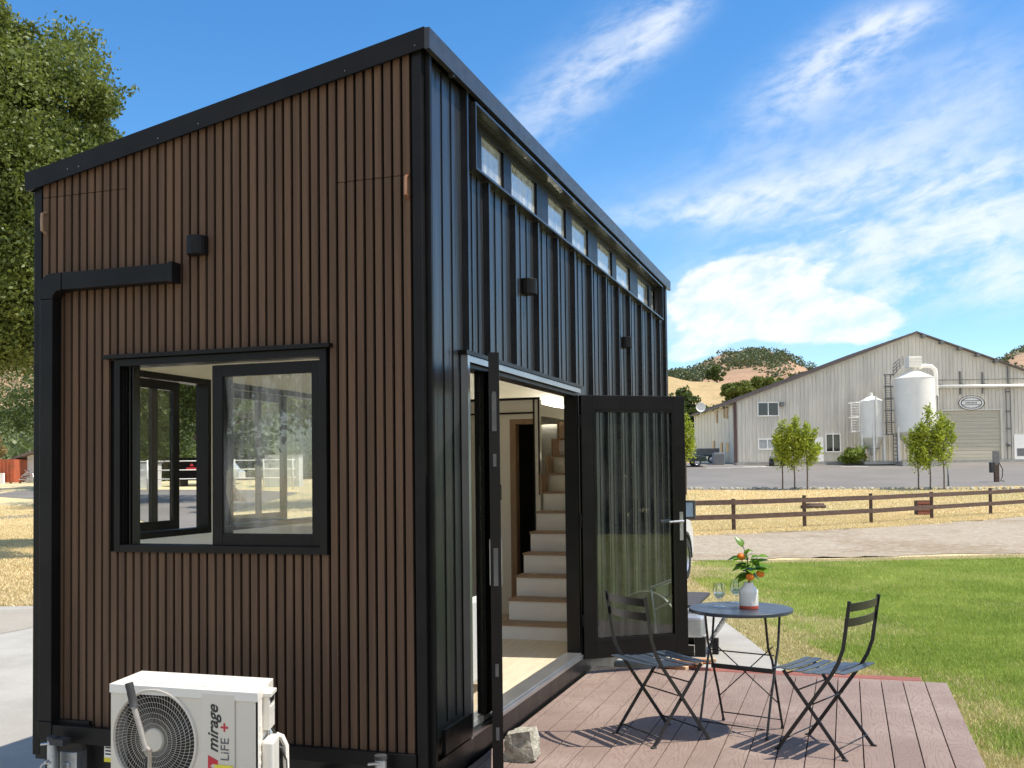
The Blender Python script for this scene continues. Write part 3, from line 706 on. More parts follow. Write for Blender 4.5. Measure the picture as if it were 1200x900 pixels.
# stairs, partition, loft
sy, sx0, sx1 = 3.65, -.86, -.09; z = .12
m = HB(); t = HB(); zt = [.25+.18*k for k in range(10)]; prev = .12
for k, top in enumerate(zt):
    y = sy+.22*k; m.box((sx0, y, .12 if k == 0 else .121), (sx1, sy+.22*(k+1)-.0008 if k < 9 else 6.4, top-.02))
st = m.put('staircase', M_white)
for k, top in enumerate(zt):
    y = sy+.22*k; t.box((sx0-.006, y-.014, top-.0195), (sx1, y+.22-.0145, top))
t.puteach('stair_tread', M_tan, st)
m = HB()
for k in range(6, 10): m.box((sx0-.03, sy+.22*k-.03, zt[k]-.02), (sx0-.007, sy+.22*(k+1)-.031, zt[k]+.17))
m.put('stair_side', M_tan, st)
PYY = 5.09; m = HB()
wall(m, 'y', PYY, PYY+.06, [-2.25, -1.235, -.99, -.925], [.12, 2.05, 2.12, 2.24], lambda u, z: -1.235 < u < -.99 and z < 2.05); m.put('partition_wall', M_cream)
m = HB(); m.box((-2.25, PYY+.062, 2.08), (-.93, L-.1, 2.2)); m.put('loft_floor', M_cream)
m = HB(); m.box((-1.235, PYY-.006, .12), (-1.175, PYY+.1, 2.049)); m.box((-1.1745, PYY-.006, 2.0), (-.991, PYY+.1, 2.049)); m.put('door_jamb', M_tan)
m = HB(); m.box((-1.174, PYY+.1, .121), (-.992, PYY+.14, 1.999)); m.put('doorway_black_panel', M_dark)  # black panel closing the doorway, painted in place of its dark interior
m = HB(); m.box((-2.24, PYY-.012, 2.238), (-.92, PYY-.0005, 2.262)); m.box((-2.24, PYY-.012, 2.1), (-.99, PYY-.0005, 2.118)); m.box((-.99, PYY-.012, .9), (-.975, PYY-.0005, 2.238)); m.box((-.94, PYY-.012, 1.3), (-.925, PYY-.0005, 2.238)); m.put('black_trim', M_black)
m = HB(); m.box((-1.42, PYY-.02, 1.25), (-1.33, PYY-.0005, 1.4)); m.put('control_panel', M_black)
p = hit(643, 482, 1, L-.1); m = HB(); m.box((p.x-.1, L-.11, p.z-.06), (p.x+.1, L-.085, p.z+.06)); m.put('wall_light', M_lamp)
m = HB(); m.box((-2.24, 3.7, .12), (-1.65, PYY-.01, 1.0)); m.box((-2.24, 3.7, 1.45), (-1.9, PYY-.01, 2.05)); m.puteach('kitchen_cabinet', M_tan, bevel=.004)
m = HB(); m.box((-2.24, .2, .12), (-1.5, 1.5, .5)); m.put('bench_seat', M_white, bevel=.01)
# white armchair just inside the sidelight
arm = thing('armchair', 'rounded white armchair inside the cabin behind the narrow side pane', 'armchair', (-.62, 1.55, .12))
m = MB(); m.box((-.28, -.26, .1), (.28, .26, .42)); m.build('seat', M_white, arm, .05)
m = MB(); m.box((-.34, -.33, .08), (-.281, .3, .62)); m.box((.281, -.33, .08), (.34, .3, .62)); m.box((-.28, -.33, .1), (.28, -.261, .78)); m.build('shell', M_white, arm, .04)
m = MB(); [m.tube([(a, b, 0), (a, b, .1)], .015, 8) for a in (-.25, .25) for b in (-.25, .25)]; m.build('feet', M_tan, arm)
# ------------------------------------------------------------------ deck
deck = thing('deck', 'reddish grey composite board deck beside the cabin', 'deck', (1.3, 0, 0))
m = MB(); x = .045; i = 0
xs = [2.439-.1465*k for k in range(17)][::-1]; xs = [q for q in xs if q > .06]
edges = [.05]+xs+[2.588]
for a, b in zip(edges[:-1], edges[1:]): m.box((a+.003-1.3, -6.5, -.024), (b-.003-1.3, 3.285, 0))
m.build('deck_boards', M_deck, deck, .002)
m = MB()
for y in np.arange(-6.4, 3.25, .4): m.box((.06-1.3, float(y), -.14), (2.56-1.3, float(y)+.045, -.0245))
m.box((2.561-1.3, -6.45, -.14), (2.58-1.3, 3.26, -.0245)); m.build('joists', M_dark, deck)
m = MB()
for y in (-6, -4, -2, 0, 1.6, 3.1):
    for x in (.2, 1.3, 2.45): m.box((x-.05-1.3, y-.05, -.6), (x+.05-1.3, y+.05, -.1405))
m.build('deck_post', M_fence, deck)
step = thing('timber_step', 'red stained timber step at the far edge of the deck', 'step', (1.6, 3.5, -.06))
for k in range(2):
    m = MB(); m.box((-1.3, -.19+k*.135, .0), (.83, -.19+k*.135+.125, .035)); m.build('board', M_redwood, step, .003)
m = MB()
for x in (-1.2, -.3, .7): m.box((x, -.15, -.54), (x+.05, .1, -.0005))
m.build('support', M_fence, step)
tag(MB().box((.18, 3.32, -.6), (.52, 3.62, .03)).build('concrete_block', M_concrete, None, .01), 'pale concrete block under the open right door leaf', 'block')
b = thing('timber_offcuts', 'small pile of split orange brown timber behind the left chair', 'firewood', (.72, 3.42, -.02))
for k in range(5):
    m = MB(); T = Matrix.Translation((-.12+.05*k, (k % 2)*.08, .02+.025*(k//2))) @ Matrix.Rotation(.2*k-.4, 4, 'Z'); m.box((-.16, -.025, -.015), (.16, .025, .015), T); m.build('log', M_orange if 0 else mat('split_wood%d' % k if 0 else 'split_wood', (.55, .24, .1), (.6, .42, .25), .8, scale=9.), b, .004)
# stone propping the door
m = MB(); sv = []; Ns = 9
from mathutils import noise as _mn
for i in range(6):
    ax_ = i//2; sg_ = 1 if i % 2 else -1; o_ = len(sv); g_ = []
    for a in range(Ns+1):
        for b in range(Ns+1):
            q = [0, 0, 0]; q[ax_] = sg_*1.; q[(ax_+1) % 3] = -1+2*a/Ns; q[(ax_+2) % 3] = -1+2*b/Ns; q = Vector(q)
            q = q*.72+q.normalized()*.38; q = Vector((q.x*.078*(1-.18*q.z), q.y*.07, q.z*.078+.012*q.x)); q += q.normalized()*(_mn.noise(q*14)*.016+_mn.noise(q*45)*.006); g_.append(q)
    m.add(g_, [(a*(Ns+1)+b, a*(Ns+1)+b+1, (a+1)*(Ns+1)+b+1, (a+1)*(Ns+1)+b) for a in range(Ns) for b in range(Ns)], True)
p = hit(606, 893, 2, 0); tag(m.build('doorstop_stone', M_stone, origin=(0, 0, 0)), 'rough pale stone propping open the near glass door', 'stone').location = (p.x+.01, p.y+.06, .078)
# ------------------------------------------------------------------ bistro chair
def rot_bar(mb, pts, w, t):
    for a, b in zip(pts[:-1], pts[1:]): mb.bar(a, b, t, w, up=(1, 0, .3))
def make_chair():
    r = thing('bistro_chair', 'x', 'chair')
    hw = .19
    fp = [(.19, 0, .0), (-.13, 0, .44), (-.165, 0, .5), (-.195, 0, .58), (-.235, 0, .83)]        # front foot up to the back
    rp = [(-.19, 0, .0), (.15, 0, .43)]
    for s in (-1, 1):
        mb = MB(); y = s*hw
        pts = [(p[0], y+(s*.005), p[2]) for p in fp]
        mb.v = []; prof = []
        def ribbon(mb, pts, w, t):
            vs = []
            for i, p in enumerate(pts):
                a = Vector(pts[max(i-1, 0)]); c = Vector(pts[min(i+1, len(pts)-1)]); d = (c-a).normalized(); nrm = Vector((-d.z, 0, d.x))
                for sx, sy in ((-1, -1), (1, -1), (1, 1), (-1, 1)): vs.append(Vector(p)+nrm*sx*w/2+Vector((0, sy*t/2, 0)))
            n = len(pts); fs = [(i*4+k, i*4+(k+1) % 4, i*4+4+(k+1) % 4, i*4+4+k) for i in range(n-1) for k in range(4)]+[(3, 2, 1, 0), tuple(4*(n-1)+k for k in range(4))]
            mb.add(vs, fs)
        ribbon(mb, pts, .02, .007); mb.build('leg', M_chair, r, .0015)
        mb = MB(); ribbon(mb, [(p[0], y-s*.006, p[2]) for p in rp], .02, .007); mb.build('leg', M_chair, r, .0015)
        mb = MB()
        for fx in (.19, -.19): mb.box((fx-.016, y-.008, -.0), (fx+.016, y+.008, .008))
        mb.each('foot_cap', M_rubber, r, .002)
    mb = MB()
    for (x, z, w) in ((.155, .06, hw), (-.155, .055, hw), (-.02, .27, hw), (.075, .33, hw), (-.13, .44, hw), (.13, .415, hw)):
        mb.tube([(x, -w, z), (x, w, z)], .0045, 6)
    mb.each('stretcher', M_chair, r)
    for k in range(7):
        x = .185-k*.058; mb = MB(); w = .047; n = 10; vs = []
        for i in range(n+1):
            y = -.205+.41*i/n; dip = .006*(1-(2*i/n-1)**2)
            zz = .452-.018*sin(pi*min(1, max(0, (k)/6.)))+(-.008 if k == 0 else 0)
            for xx, z2 in ((x-w/2, zz-dip), (x+w/2, zz-dip-(.004 if k == 0 else 0)), (x+w/2, zz-dip-.004-(.004 if k == 0 else 0)), (x-w/2, zz-dip-.004)): vs.append((xx, y, z2))
        if k == 6: vs = [(v[0]-.015, v[1], v[2]) for v in vs]
        mb.add(vs, [(i*4+j, i*4+(j+1) % 4, i*4+4+(j+1) % 4, i*4+4+j) for i in range(n) for j in range(4)]+[(3, 2, 1, 0), (4*n, 4*n+1, 4*n+2, 4*n+3)])
        mb.build('seat_slat', M_slatseat, r)
    for z0 in (.715, .795):
        mb = MB(); n = 10; vs = []; x0 = -.205-(z0-.7)*.2
        for i in range(n+1):
            y = -.2+.4*i/n; bow = -.03*(1-(2*i/n-1)**2)
            for dx, z in ((0, z0-.022), (-.006, z0+.022), (-.01, z0+.022), (-.004, z0-.022)): vs.append((x0+dx+bow+.004, y, z))
        mb.add(vs, [(i*4+j, i*4+(j+1) % 4, i*4+4+(j+1) % 4, i*4+4+j) for i in range(n) for j in range(4)]+[(3, 2, 1, 0), (4*n, 4*n+1, 4*n+2, 4*n+3)])
        mb.build('backrest_slat', M_chair, r)
    return r
ch = make_chair(); ch.location = (1.806, 1.30, .001); ch.rotation_euler.z = radians(157)
tag(ch, 'slatted folding bistro chair right of the table with its back to the lawn', 'chair', 'folding bistro chairs on the deck')
c2 = copy_tree(ch); c2.location = (.905, 1.294, .001); c2.rotation_euler.z = radians(46)
tag(c2, 'slatted folding bistro chair left of the table beside the open glass door', 'chair', 'folding bistro chairs on the deck')
# ------------------------------------------------------------------ table
tb = thing('bistro_table', 'round dark blue grey folding bistro table between the two chairs', 'table', (1.336, 1.566, 0), radians(-17))
m = MB(); m.lathe([(0, .711), (.296, .711), (.3, .708), (.3, .692), (.294, .69), (.29, .702), (0, .702)], n=64); m.build('tabletop', M_slatseat, tb)
m = MB(); m.tube([(-.24, -.1, .69), (-.24, .1, .69)], .008, 6); m.tube([(.24, -.1, .69), (.24, .1, .69)], .008, 6); m.tube([(-.2, 0, .45), (.2, 0, .45)], .004, 6); m.each('top_rail', M_chair, tb)
for s in (-1, 1):
    for fy in (-.15, .15):
        x = s*.205 if fy < 0 else s*.185
        m = MB(); m.tube([(x, fy, .012), (x, fy*.55, .2), (x+s*.004, fy*-.02, .42), (x, -fy*.35, .5), (x, -fy*.6, .69)], .0075, 8); m.tube([(x, fy, .004), (x, fy, .014)], .011, 8); m.build('leg', M_chair, tb)
m = MB(); m.box((-.19, -.004, .345), (.19, .004, .372)); m.build('cross_bar', M_chair, tb)
m = MB()
for fy in (-.15, .15): m.tube([(-.19, fy*.93, .055), (.19, fy*.93, .055)], .004, 6)
m.tube([(-.19, .01, .5), (.185, .09, .16)], .0035, 6); m.tube([(.19, .01, .5), (-.185, .09, .16)], .0035, 6)
m.each('brace_rod', M_chair, tb)
# vase and glasses
p = hit(877, 714, 2, .711)
vs_ = thing('vase', 'white ceramic bottle vase with a red band at its foot on the table', 'vase', (p.x, p.y+.04, .711))
m = MB(); m.lathe([(0, .012), (.053, .012), (.0545, .02), (.0545, .095), (.0545, .1), (.052, .108), (.031, .136), (.027, .142), (.027, .152), (.022, .152), (.022, .13), (.0, .12)], n=32); m.build('body', M_vase, vs_)
m = MB(); m.lathe([(0, 0), (.052, 0), (.0545, .003), (.0545, .0195), (.053, .0118), (0, .0118)], n=32); m.build('foot_band', M_vasered, vs_)
pl = thing('citrus_sprig', 'leafy citrus branch with three small oranges standing in the white vase', 'plant', (p.x, p.y+.04, .711))
m = MB(); m.tube([(0, 0, .1), (.004, 0, .2), (-.005, .005, .29), (-.03, 0, .37)], [.004, .0035, .003, .002], 6); m.tube([(.004, 0, .19), (.03, 0, .23), (.06, .01, .235)], .002, 5); m.tube([(0, 0, .22), (-.03, 0, .26), (-.04, 0, .29)], .002, 5); m.tube([(0, 0, .2), (.03, 0, .26), (.055, 0, .3)], .002, 5); m.build('stem', M_bark, pl)
def leafshape(mb, base, direc, up, L, Wd):
    d = Vector(direc).normalized(); u = Vector(up); a = d.cross(u).normalized(); u = a.cross(d).normalized(); vs = []; n = 6
    for i in range(n+1):
        t = i/n; w = Wd*sin(pi*t**.8)*.5; c = Vector(base)+d*L*t-u*L*.25*t*t
        vs += [c-a*w+u*w*.3, c, c+a*w+u*w*.3]
    mb.add(vs, [(i*3+j, i*3+j+1, i*3+3+j+1, i*3+3+j) for i in range(n) for j in range(2)], True)
RL = random.Random(3)
lv = [((-.03, 0, .355), (-.5, .1, 1), .07), ((-.02, 0, .33), (1, .2, .25), .05), ((-.01, 0, .31), (.2, -.5, .9), .05), ((-.035, 0, .29), (-1, -.2, .1), .075), ((-.04, 0, .29), (-.6, -.8, 0), .06), ((.03, 0, .26), (1, -.1, .5), .08), ((.055, 0, .3), (1, 0, .2), .06), ((.0, 0, .25), (-.9, -.4, -.1), .09), ((.0, 0, .24), (-.4, -1, .1), .08), ((0, 0, .23), (.4, -1, 0), .08), ((.03, 0, .23), (1, -.4, .0), .09), ((.04, 0, .235), (1, .2, .3), .085), ((0, 0, .2), (-1, .0, -.2), .08), ((0, 0, .19), (-.8, -.7, -.3), .075), ((0, 0, .21), (.2, -.8, -.6), .06), ((0, 0, .27), (.9, -.6, .2), .07), ((0, 0, .28), (-.8, .6, .3), .07), ((0, 0, .2), (.3, 1, .1), .08), ((-.01, 0, .3), (.5, -.8, .5), .06), ((0, 0, .24), (-1, .3, .35), .08)]
for _ in range(12): lv.append(((RL.uniform(-.02, .02), RL.uniform(-.01, .01), RL.uniform(.19, .3)), (RL.uniform(-1, 1), RL.uniform(-1, .3), RL.uniform(-.3, .6)), RL.uniform(.05, .075)))
for bs, dr, Ln in lv:
    m = MB(); leafshape(m, bs, dr, (0, -.3, 1), Ln*1.12, Ln*.78); m.build('leaf', M_leaf, pl)
for c in ((.012, -.03, .187), (.07, -.01, .205), (-.04, .01, .30)):
    m = MB(); m.sphere(c, .025, 14, 10, 0, (1, 1, .88)); m.build('orange', M_orange, pl)
def glass(x, y, label):
    g = thing('stem_glass', label, 'glass', (x, y, .711), 0, 'short stemmed glasses on the bistro table')
    m = MB(); m.lathe([(.033, .0005), (.032, .003), (.006, .006), (.004, .02), (.006, .04), (.022, .052), (.034, .075), (.036, .1), (.031, .14), (.0295, .14), (.0345, .1), (.032, .076), (.02, .056), (0, .05)], n=28); m.build('bowl', M_wine, g)
    m = MB(); m.lathe([(0, .0505), (.0195, .0565), (.0315, .0765), (.0325, .082), (0, .082)], n=28); m.build('water', M_water, g)
g1 = hit(843, 711, 2, .711); glass(g1.x, g1.y, 'stemmed glass of water left of the vase at the near side of the table')
g2 = hit(863, 706.5, 2, .711); glass(g2.x, g2.y, 'stemmed glass half hidden behind the white vase')
# folded round table leaning on the wall behind the door glass
ft = thing('folded_table', 'folded round grey table leaning on the black wall behind the door glass', 'table', (.26, 3.97, -.6))
T = Matrix.Rotation(radians(-14), 4, 'Z') @ Matrix.Rotation(radians(-8), 4, 'X')
m = MB(); m.lathe([(0, -.012), (.3, -.012), (.31, 0), (.3, .012), (0, .012)], (0, 0, .8), 40, 'y'); m.xf(T); m.build('tabletop', mat('folded_top', (.1, .12, .1), rough=.35), ft)
m = MB(); m.tube([(.05, -.03, 1.13), (.1, -.03, .9), (.12, -.03, .7), (.08, -.02, .3), (.05, -.01, 0)], .011, 8); m.tube([(.05, -.03, 1.13), (.28, -.03, 1.22)], .016, 8); m.tube([(.28, -.03, 1.22), (.27, -.03, .85), (.24, -.02, 0)], .011, 8); m.tube([(.09, -.03, .95), (.28, -.03, 1.05)], .01, 8); m.xf(T); m.build('folded_leg', M_steel, ft)
# ------------------------------------------------------------------ outdoor unit of the air conditioner
ax0, ax1, ay, az1, az0 = -1.255, -.49, -.70, .583, .04; AD = .29
ac = thing('outdoor_unit', 'white air conditioner outdoor unit under the brown cabin window', 'air conditioner', (ax0, ay, az0))
def AB(): return MB()
def aput(m, n, mt, par=None, bev=0.):
    m.v = [(v[0]-max(0, v[1]-ay)*(.2+.16*(v[0]-ax0)/(ax1-ax0)), v[1], v[2]) for v in m.v]                 # the casing tapers towards its back
    m.xf(Matrix.Translation((-ax0, -ay, -az0))); return m.build(n, mt, par or ac, bev)
fc = hit(181, 867, 1, ay); fcx, fcz, fr = fc.x, fc.z, .213
m = AB(); N = 48                                           # front panel with a round opening
ring = [(fcx+fr*cos(2*pi*k/N), fcz+fr*sin(2*pi*k/N)) for k in range(N)]
def sq(k):
    a = 2*pi*k/N; dx, dz = cos(a), sin(a); t = min((( ax1-fcx) if dx > 0 else (fcx-ax0))/max(abs(dx), 1e-6), ((az1-.04-fcz) if dz > 0 else (fcz-az0))/max(abs(dz), 1e-6)); return (fcx+dx*t, fcz+dz*t)
sqp = [sq(k) for k in range(N)]
for cx_, cz_ in ((ax0, az0), (ax1, az0), (ax1, az1-.04), (ax0, az1-.04)):
    i = min(range(N), key=lambda k: hypot(sqp[k][0]-cx_, sqp[k][1]-cz_)); sqp[i] = (cx_, cz_)
vs = [(p[0], ay, p[1]) for p in ring]+[(p[0], ay, p[1]) for p in sqp]+[(p[0], ay+.02, p[1]) for p in ring]
m.add(vs, [(k, (k+1) % N, N+(k+1) % N, N+k) for k in range(N)]+[(k, (k+1) % N, 2*N+(k+1) % N, 2*N+k) for k in range(N)])
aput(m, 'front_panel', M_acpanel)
m = AB(); m.box((ax0, ay+.021, az0), (ax0+.01, ay+AD, az1-.041)); m.box((ax1-.01, ay+.0, az0), (ax1, ay+AD, az1-.041)); m.box((ax0+.01, ay+AD-.01, az0), (ax1-.01, ay+AD, az1-.041)); m.box((ax0+.01, ay+.021, az0), (ax1-.01, ay+AD-.01, az0+.01))
for k in range(9): m.box((ax1+.0003, ay+.03, .1+.0*k+k*.04), (ax1+.002, ay+.06, .115+k*.04))
aput(m, 'side_panel', M_ac)
m = AB(); m.box((ax0-.004, ay-.006, az1-.04), (ax1+.004, ay+AD+.004, az1)); m.box((ax0+.08, ay+.05, az1+.0003), (ax1-.15, ay+AD-.04, az1+.004)); aput(m, 'lid', M_ac, None, .009)
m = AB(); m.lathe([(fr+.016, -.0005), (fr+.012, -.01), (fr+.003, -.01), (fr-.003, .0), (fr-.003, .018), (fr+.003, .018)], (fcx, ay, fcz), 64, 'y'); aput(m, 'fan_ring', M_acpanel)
m = AB()
for q in range(1, 8): 
    rr = .05+q*.0235; m.lathe([(rr-.0009, 0), (rr, -.0018), (rr+.0009, 0), (rr, .0022), (rr-.0011, 0)], (fcx, ay-.006, fcz), 56, 'y')
for k in range(76):
    a = 2*pi*k/76; pts = []
    for t in (0, .35, .7, 1.): r_ = .05+t*(fr-.05); b = a+.32*t; pts.append((fcx+r_*cos(b), ay-.003, fcz+r_*sin(b)))
    m.tube(pts, .0009, 4, False)
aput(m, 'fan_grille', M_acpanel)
m = AB(); m.lathe([(0, -.012), (.048, -.012), (.052, -.006), (.052, 0), (0, 0)], (fcx, ay, fcz), 32, 'y'); aput(m, 'fan_hub', M_acpanel)
m = AB()
for k in range(3):
    a = 2*pi*k/3+.4; vs = []
    for t in (.05, .12, .2):
        for db, dy in ((-.45, .05), (.0, .075), (.5, .12)): vs.append((fcx+t*cos(a+db), ay+dy, fcz+t*sin(a+db)))
    m.add(vs, [(i*3+j, i*3+j+1, i*3+4+j, i*3+3+j) for i in range(2) for j in range(2)], True)
m.box((ax0+.012, ay+.13, az0+.012), (ax1-.15, ay+.135, az1-.045)); aput(m, 'fan_blade', M_acdark)
nx0, nx1 = hit(237, 860, 1, ay).x, hit(276, 860, 1, ay).x
m = AB(); m.box((nx0, ay-.007, .06), (nx1, ay-.0005, hit(250, 813, 1, ay).z)); npl = aput(m, 'name_panel', M_acpanel, None, .006)
Trans = Matrix.Translation((-ax0, -ay, -az0))
def vtext(nm, t, size, x, z, mt, sh=0., off=0.): 
    M4 = Trans @ Matrix.Translation((x, ay-.0085, z)) @ Matrix.Rotation(pi/2, 4, 'X') @ Matrix.Rotation(pi/2, 4, 'Z')
    return text_obj(nm, t, size, M4, mt, npl, .0006, sh, off)
vtext('lettering', 'mirage', .075, nx0+.062, .415, M_ink, .35, .0012)
vtext('lettering', 'LiFE', .06, nx0+.122, .33, mat('grey_ink', (.12, .12, .12), rough=.5))
vtext('lettering', '+', .075, nx0+.122, .425, M_red, 0, .001)
m = AB()                                                   # red chevron emblem
for k in range(3): m.prism([(nx0+.035, .30-k*.045), (nx0+.085, .28-k*.045), (nx0+.085, .255-k*.045), (nx0+.035, .275-k*.045)], ay-.0086, ay-.0075, 'y')
for k in range(2): m.prism([(nx0+.035, .285-k*.045), (nx0+.06, .265-k*.045), (nx0+.035, .245-k*.045)], ay-.0090, ay-.0087, 'y')
aput(m, 'emblem', M_red, npl)
m = AB(); m.box((nx0+.07, ay-.0100, .14), (nx1-.008, ay-.0091, .263)); lb = aput(m, 'energy_label', M_yel, npl)
m = AB()
for k, w in enumerate((.05, .075, .06, .07, .05)): m.box((nx0+.08, ay-.0108, .24-k*.018), (nx0+.08+w*.8, ay-.0101, .246-k*.018))
aput(m, 'label_print', M_ink, lb)
m = AB(); m.box((ax1+.0005, ay+.09, .40), (ax1+.035, ay+.2, .545)); m.box((ax1+.0005, ay+.085, .5455), (ax1+.045, ay+.205, .562)); m.box((ax1+.0355, ay+.1, .47), (ax1+.038, ay+.19, .5)); aput(m, 'terminal_cover', M_ac, None, .006)
m = AB(); m.box((ax1+.0362, ay+.105, .515), (ax1+.0372, ay+.185, .538)); aput(m, 'cable_slot', M_acdark)
m = AB(); m.box((ax1+.0003, ay+.215, .40), (ax1+.0012, ay+.275, .555)); m.box((ax1+.0003, ay+.22, .33), (ax1+.0012, ay+.265, .38)); aput(m, 'rating_sticker', M_blue)
m = AB(); m.box((ax1+.0005, ay+.06, .06), (ax1+.06, ay+.2, .36)); aput(m, 'valve_cover', M_ac, None, .012)
m = AB(); m.tube([(ax1+.02, ay+.17, .4), (ax1+.035, ay+.2, .36), (ax1+.055, ay+.235, .29), (ax1+.085, ay+.25, .23), (ax1+.09, ay+.25, .1)], .007, 8); aput(m, 'cable', M_rubber)
m = AB(); m.tube([(ax1+.015, ay+.15, .4), (ax1+.02, ay+.16, .33), (ax1+.045, ay+.18, .31), (ax1+.075, ay+.22, .29)], .0025, 6); aput(m, 'thin_wire', M_rail)
m = AB(); m.tube([(ax1+.03, ay+.265, .33), (ax1+.06, ay+.26, .325), (ax1+.08, ay+.26, .29), (ax1+.085, ay+.26, .05)], .017, 10); aput(m, 'pipe_wrap', M_ac)
m = AB()
for x in (ax0+.12, ax1-.12): m.box((x, ay+.02, .0), (x+.04, 0.01, .039)); m.box((x, -.03, -.3), (x+.04, .011, -.0005))
m.xf(Matrix.Translation((-ax0, -ay, -az0))); m.each('bracket', M_black, ac)
# crank handle hanging in front of the unit
a_ = hit(151, 800, 1, -.80); b_ = hit(157, 828, 1, -.80); c_ = hit(172, 880, 1, -.80)
cr = thing('jack_crank', 'jack crank with a black grip hanging before the white unit fan', 'crank handle', (c_.x, -.8, c_.z))
O = Vector((c_.x, -.8, c_.z)); m = MB(); m.tube([b_-O, c_-O, c_-O+Vector((.012, 0, -.02))], .0125, 12); m.build('shaft', mat('crank_metal', (.42, .39, .34), (.34, .31, .27), .4, metal=.5), cr)
m = MB(); pts = [a_-O+(b_-a_)*t for t in (0, .02, .15, .3, .45, .6, .75, .9, 1.)]; m.tube(pts, [.014, .018, .0185, .0175, .0185, .0175, .0185, .018, .024], 14); m.build('grip', M_rubber, cr)
m = MB(); e = c_-O; m.tube([e+Vector((.012, -.01, .015)), e+Vector((.025, -.012, .01)), e+Vector((.02, -.01, -.25))], .009, 10); m.tube([e+Vector((-.012, -.012, .005)), e+Vector((.035, -.012, .012))], .006, 8); m.build('pivot', mat('tan_metal', (.45, .4, .34), rough=.4, metal=.6), cr)
m = MB(); m.box(tuple(e+Vector((-.004, -.006, -.12))), tuple(e+Vector((.012, .006, -.005)))); m.build('catch', M_rubber, cr)
# ------------------------------------------------------------------ grass blades
def blades(name, pts, h, w, material, label):
    n = len(pts); p = np.asarray(pts, dtype=np.float64); a = rng.uniform(0, 2*pi, n); hh = h*rng.uniform(.5, 1.4, n)
    side = np.stack([np.cos(a), np.sin(a), np.zeros(n)], 1)*(w*rng.uniform(.6, 1.4, n))[:, None]/2
    lean = np.stack([rng.normal(0, .45, n), rng.normal(0, .45, n), np.ones(n)], 1)*hh[:, None]
    v = np.stack([p-side, p+side, p+lean], 1).reshape(-1, 3)
    me = bpy.data.meshes.new(name); me.vertices.add(3*n); me.vertices.foreach_set('co', v.astype(np.float32).ravel())
    me.loops.add(3*n); me.loops.foreach_set('vertex_index', np.arange(3*n, dtype=np.int32)); me.polygons.add(n)
    me.polygons.foreach_set('loop_start', np.arange(0, 3*n, 3, dtype=np.int32)); me.polygons.foreach_set('loop_total', np.full(n, 3, dtype=np.int32))
    me.update(calc_edges=True); me.materials.append(material); o = bpy.data.objects.new(name, me); COL.objects.link(o)
    return tag(o, label, 'grass', kind='stuff')
def inside(poly, u, d):
    c = np.zeros(len(u), bool); j = len(poly)-1
    for i in range(len(poly)):
        (x1, y1), (x2, y2) = poly[i], poly[j]
        if y1 != y2: c ^= ((y1 > d) != (y2 > d)) & (u < (x2-x1)*(d-y1)/(y2-y1)+x1)
        j = i
    return c
lawn_poly = lawn_edge+[G(900, 660.5), G(1060, 657.5), G(1200, 654.5), (26, 23.5), (30, 6), (14, 3)]
verge_poly = [W(2.7, -3), W(2.7, 1.6), W(2.6, 3.3), G(925, 792), G(900, 768), G(846, 728), G(805, 700), G(812, 658), G(900, 657), G(1060, 653), G(1200, 650), (30, 24), (34, -3)]
NB = 560000                                                # more blades where they stand close, as the lens sees them
py = 651+(930-651)*rng.random(NB)**1.25; pxx = rng.uniform(795, 1225, NB); D = 2.12*F/(py-549); u = (pxx-600)/F*D; d = D
ok = ~inside(pad, u, d); u, d = u[ok], d[ok]; inl = inside(lawn_poly, u, d); inv = inside(verge_poly, u, d) & ~inl
edge = np.full(len(u), 99.)
for q in range(len(lawn_edge)-1):
    a_, b_ = np.array(lawn_edge[q]), np.array(lawn_edge[q+1]); ab = b_-a_; t = np.clip(((u-a_[0])*ab[0]+(d-a_[1])*ab[1])/(ab@ab), 0, 1)
    edge = np.minimum(edge, np.hypot(u-a_[0]-t*ab[0], d-a_[1]-t*ab[1]))
pt = np.sin(u*1.7+d*.9)+np.sin(u*.8-d*1.6+1)+.6*np.sin(u*4.1+d*3.3); e = .5+.2*pt+rng.normal(0, .25, len(u)); r0 = rng.random(len(u))
green = (inl & ~((edge < 1.3) & (e > .3+edge*.45)) & ~((e > .72) & (r0 < .42))) | (inv & (edge < .5) & (e < .45-edge*.6))
dry = ((inl & ~green) & (r0 < .6)) | ((inv & ~green) & (r0 < .42))
def site(u, d): return np.stack([CAM[0]+u*_r0[0]+d*_f0[0], CAM[1]+u*_r0[1]+d*_f0[1], -.6+np.where(u > 5, .0667, np.where(u < -15, .04, .053))*np.clip(d-47, 0, 41)], 1)
gp, dp = site(u[green], d[green]), site(u[dry], d[dry])
M_blade = leafmat('grass_blade', (.2, .31, .04), (.54, .62, .15), .9, .4, .6)
M_straww = leafmat('straw_blade', (.74, .62, .34), (.5, .48, .2), 2.5, .25, .7)
blades('lawn_grass', gp, .05, .012, M_blade, 'mown green lawn right of the deck')
blades('straw_grass', dp, .035, .011, M_straww, 'yellow dried grass fringing the lawn and the concrete')
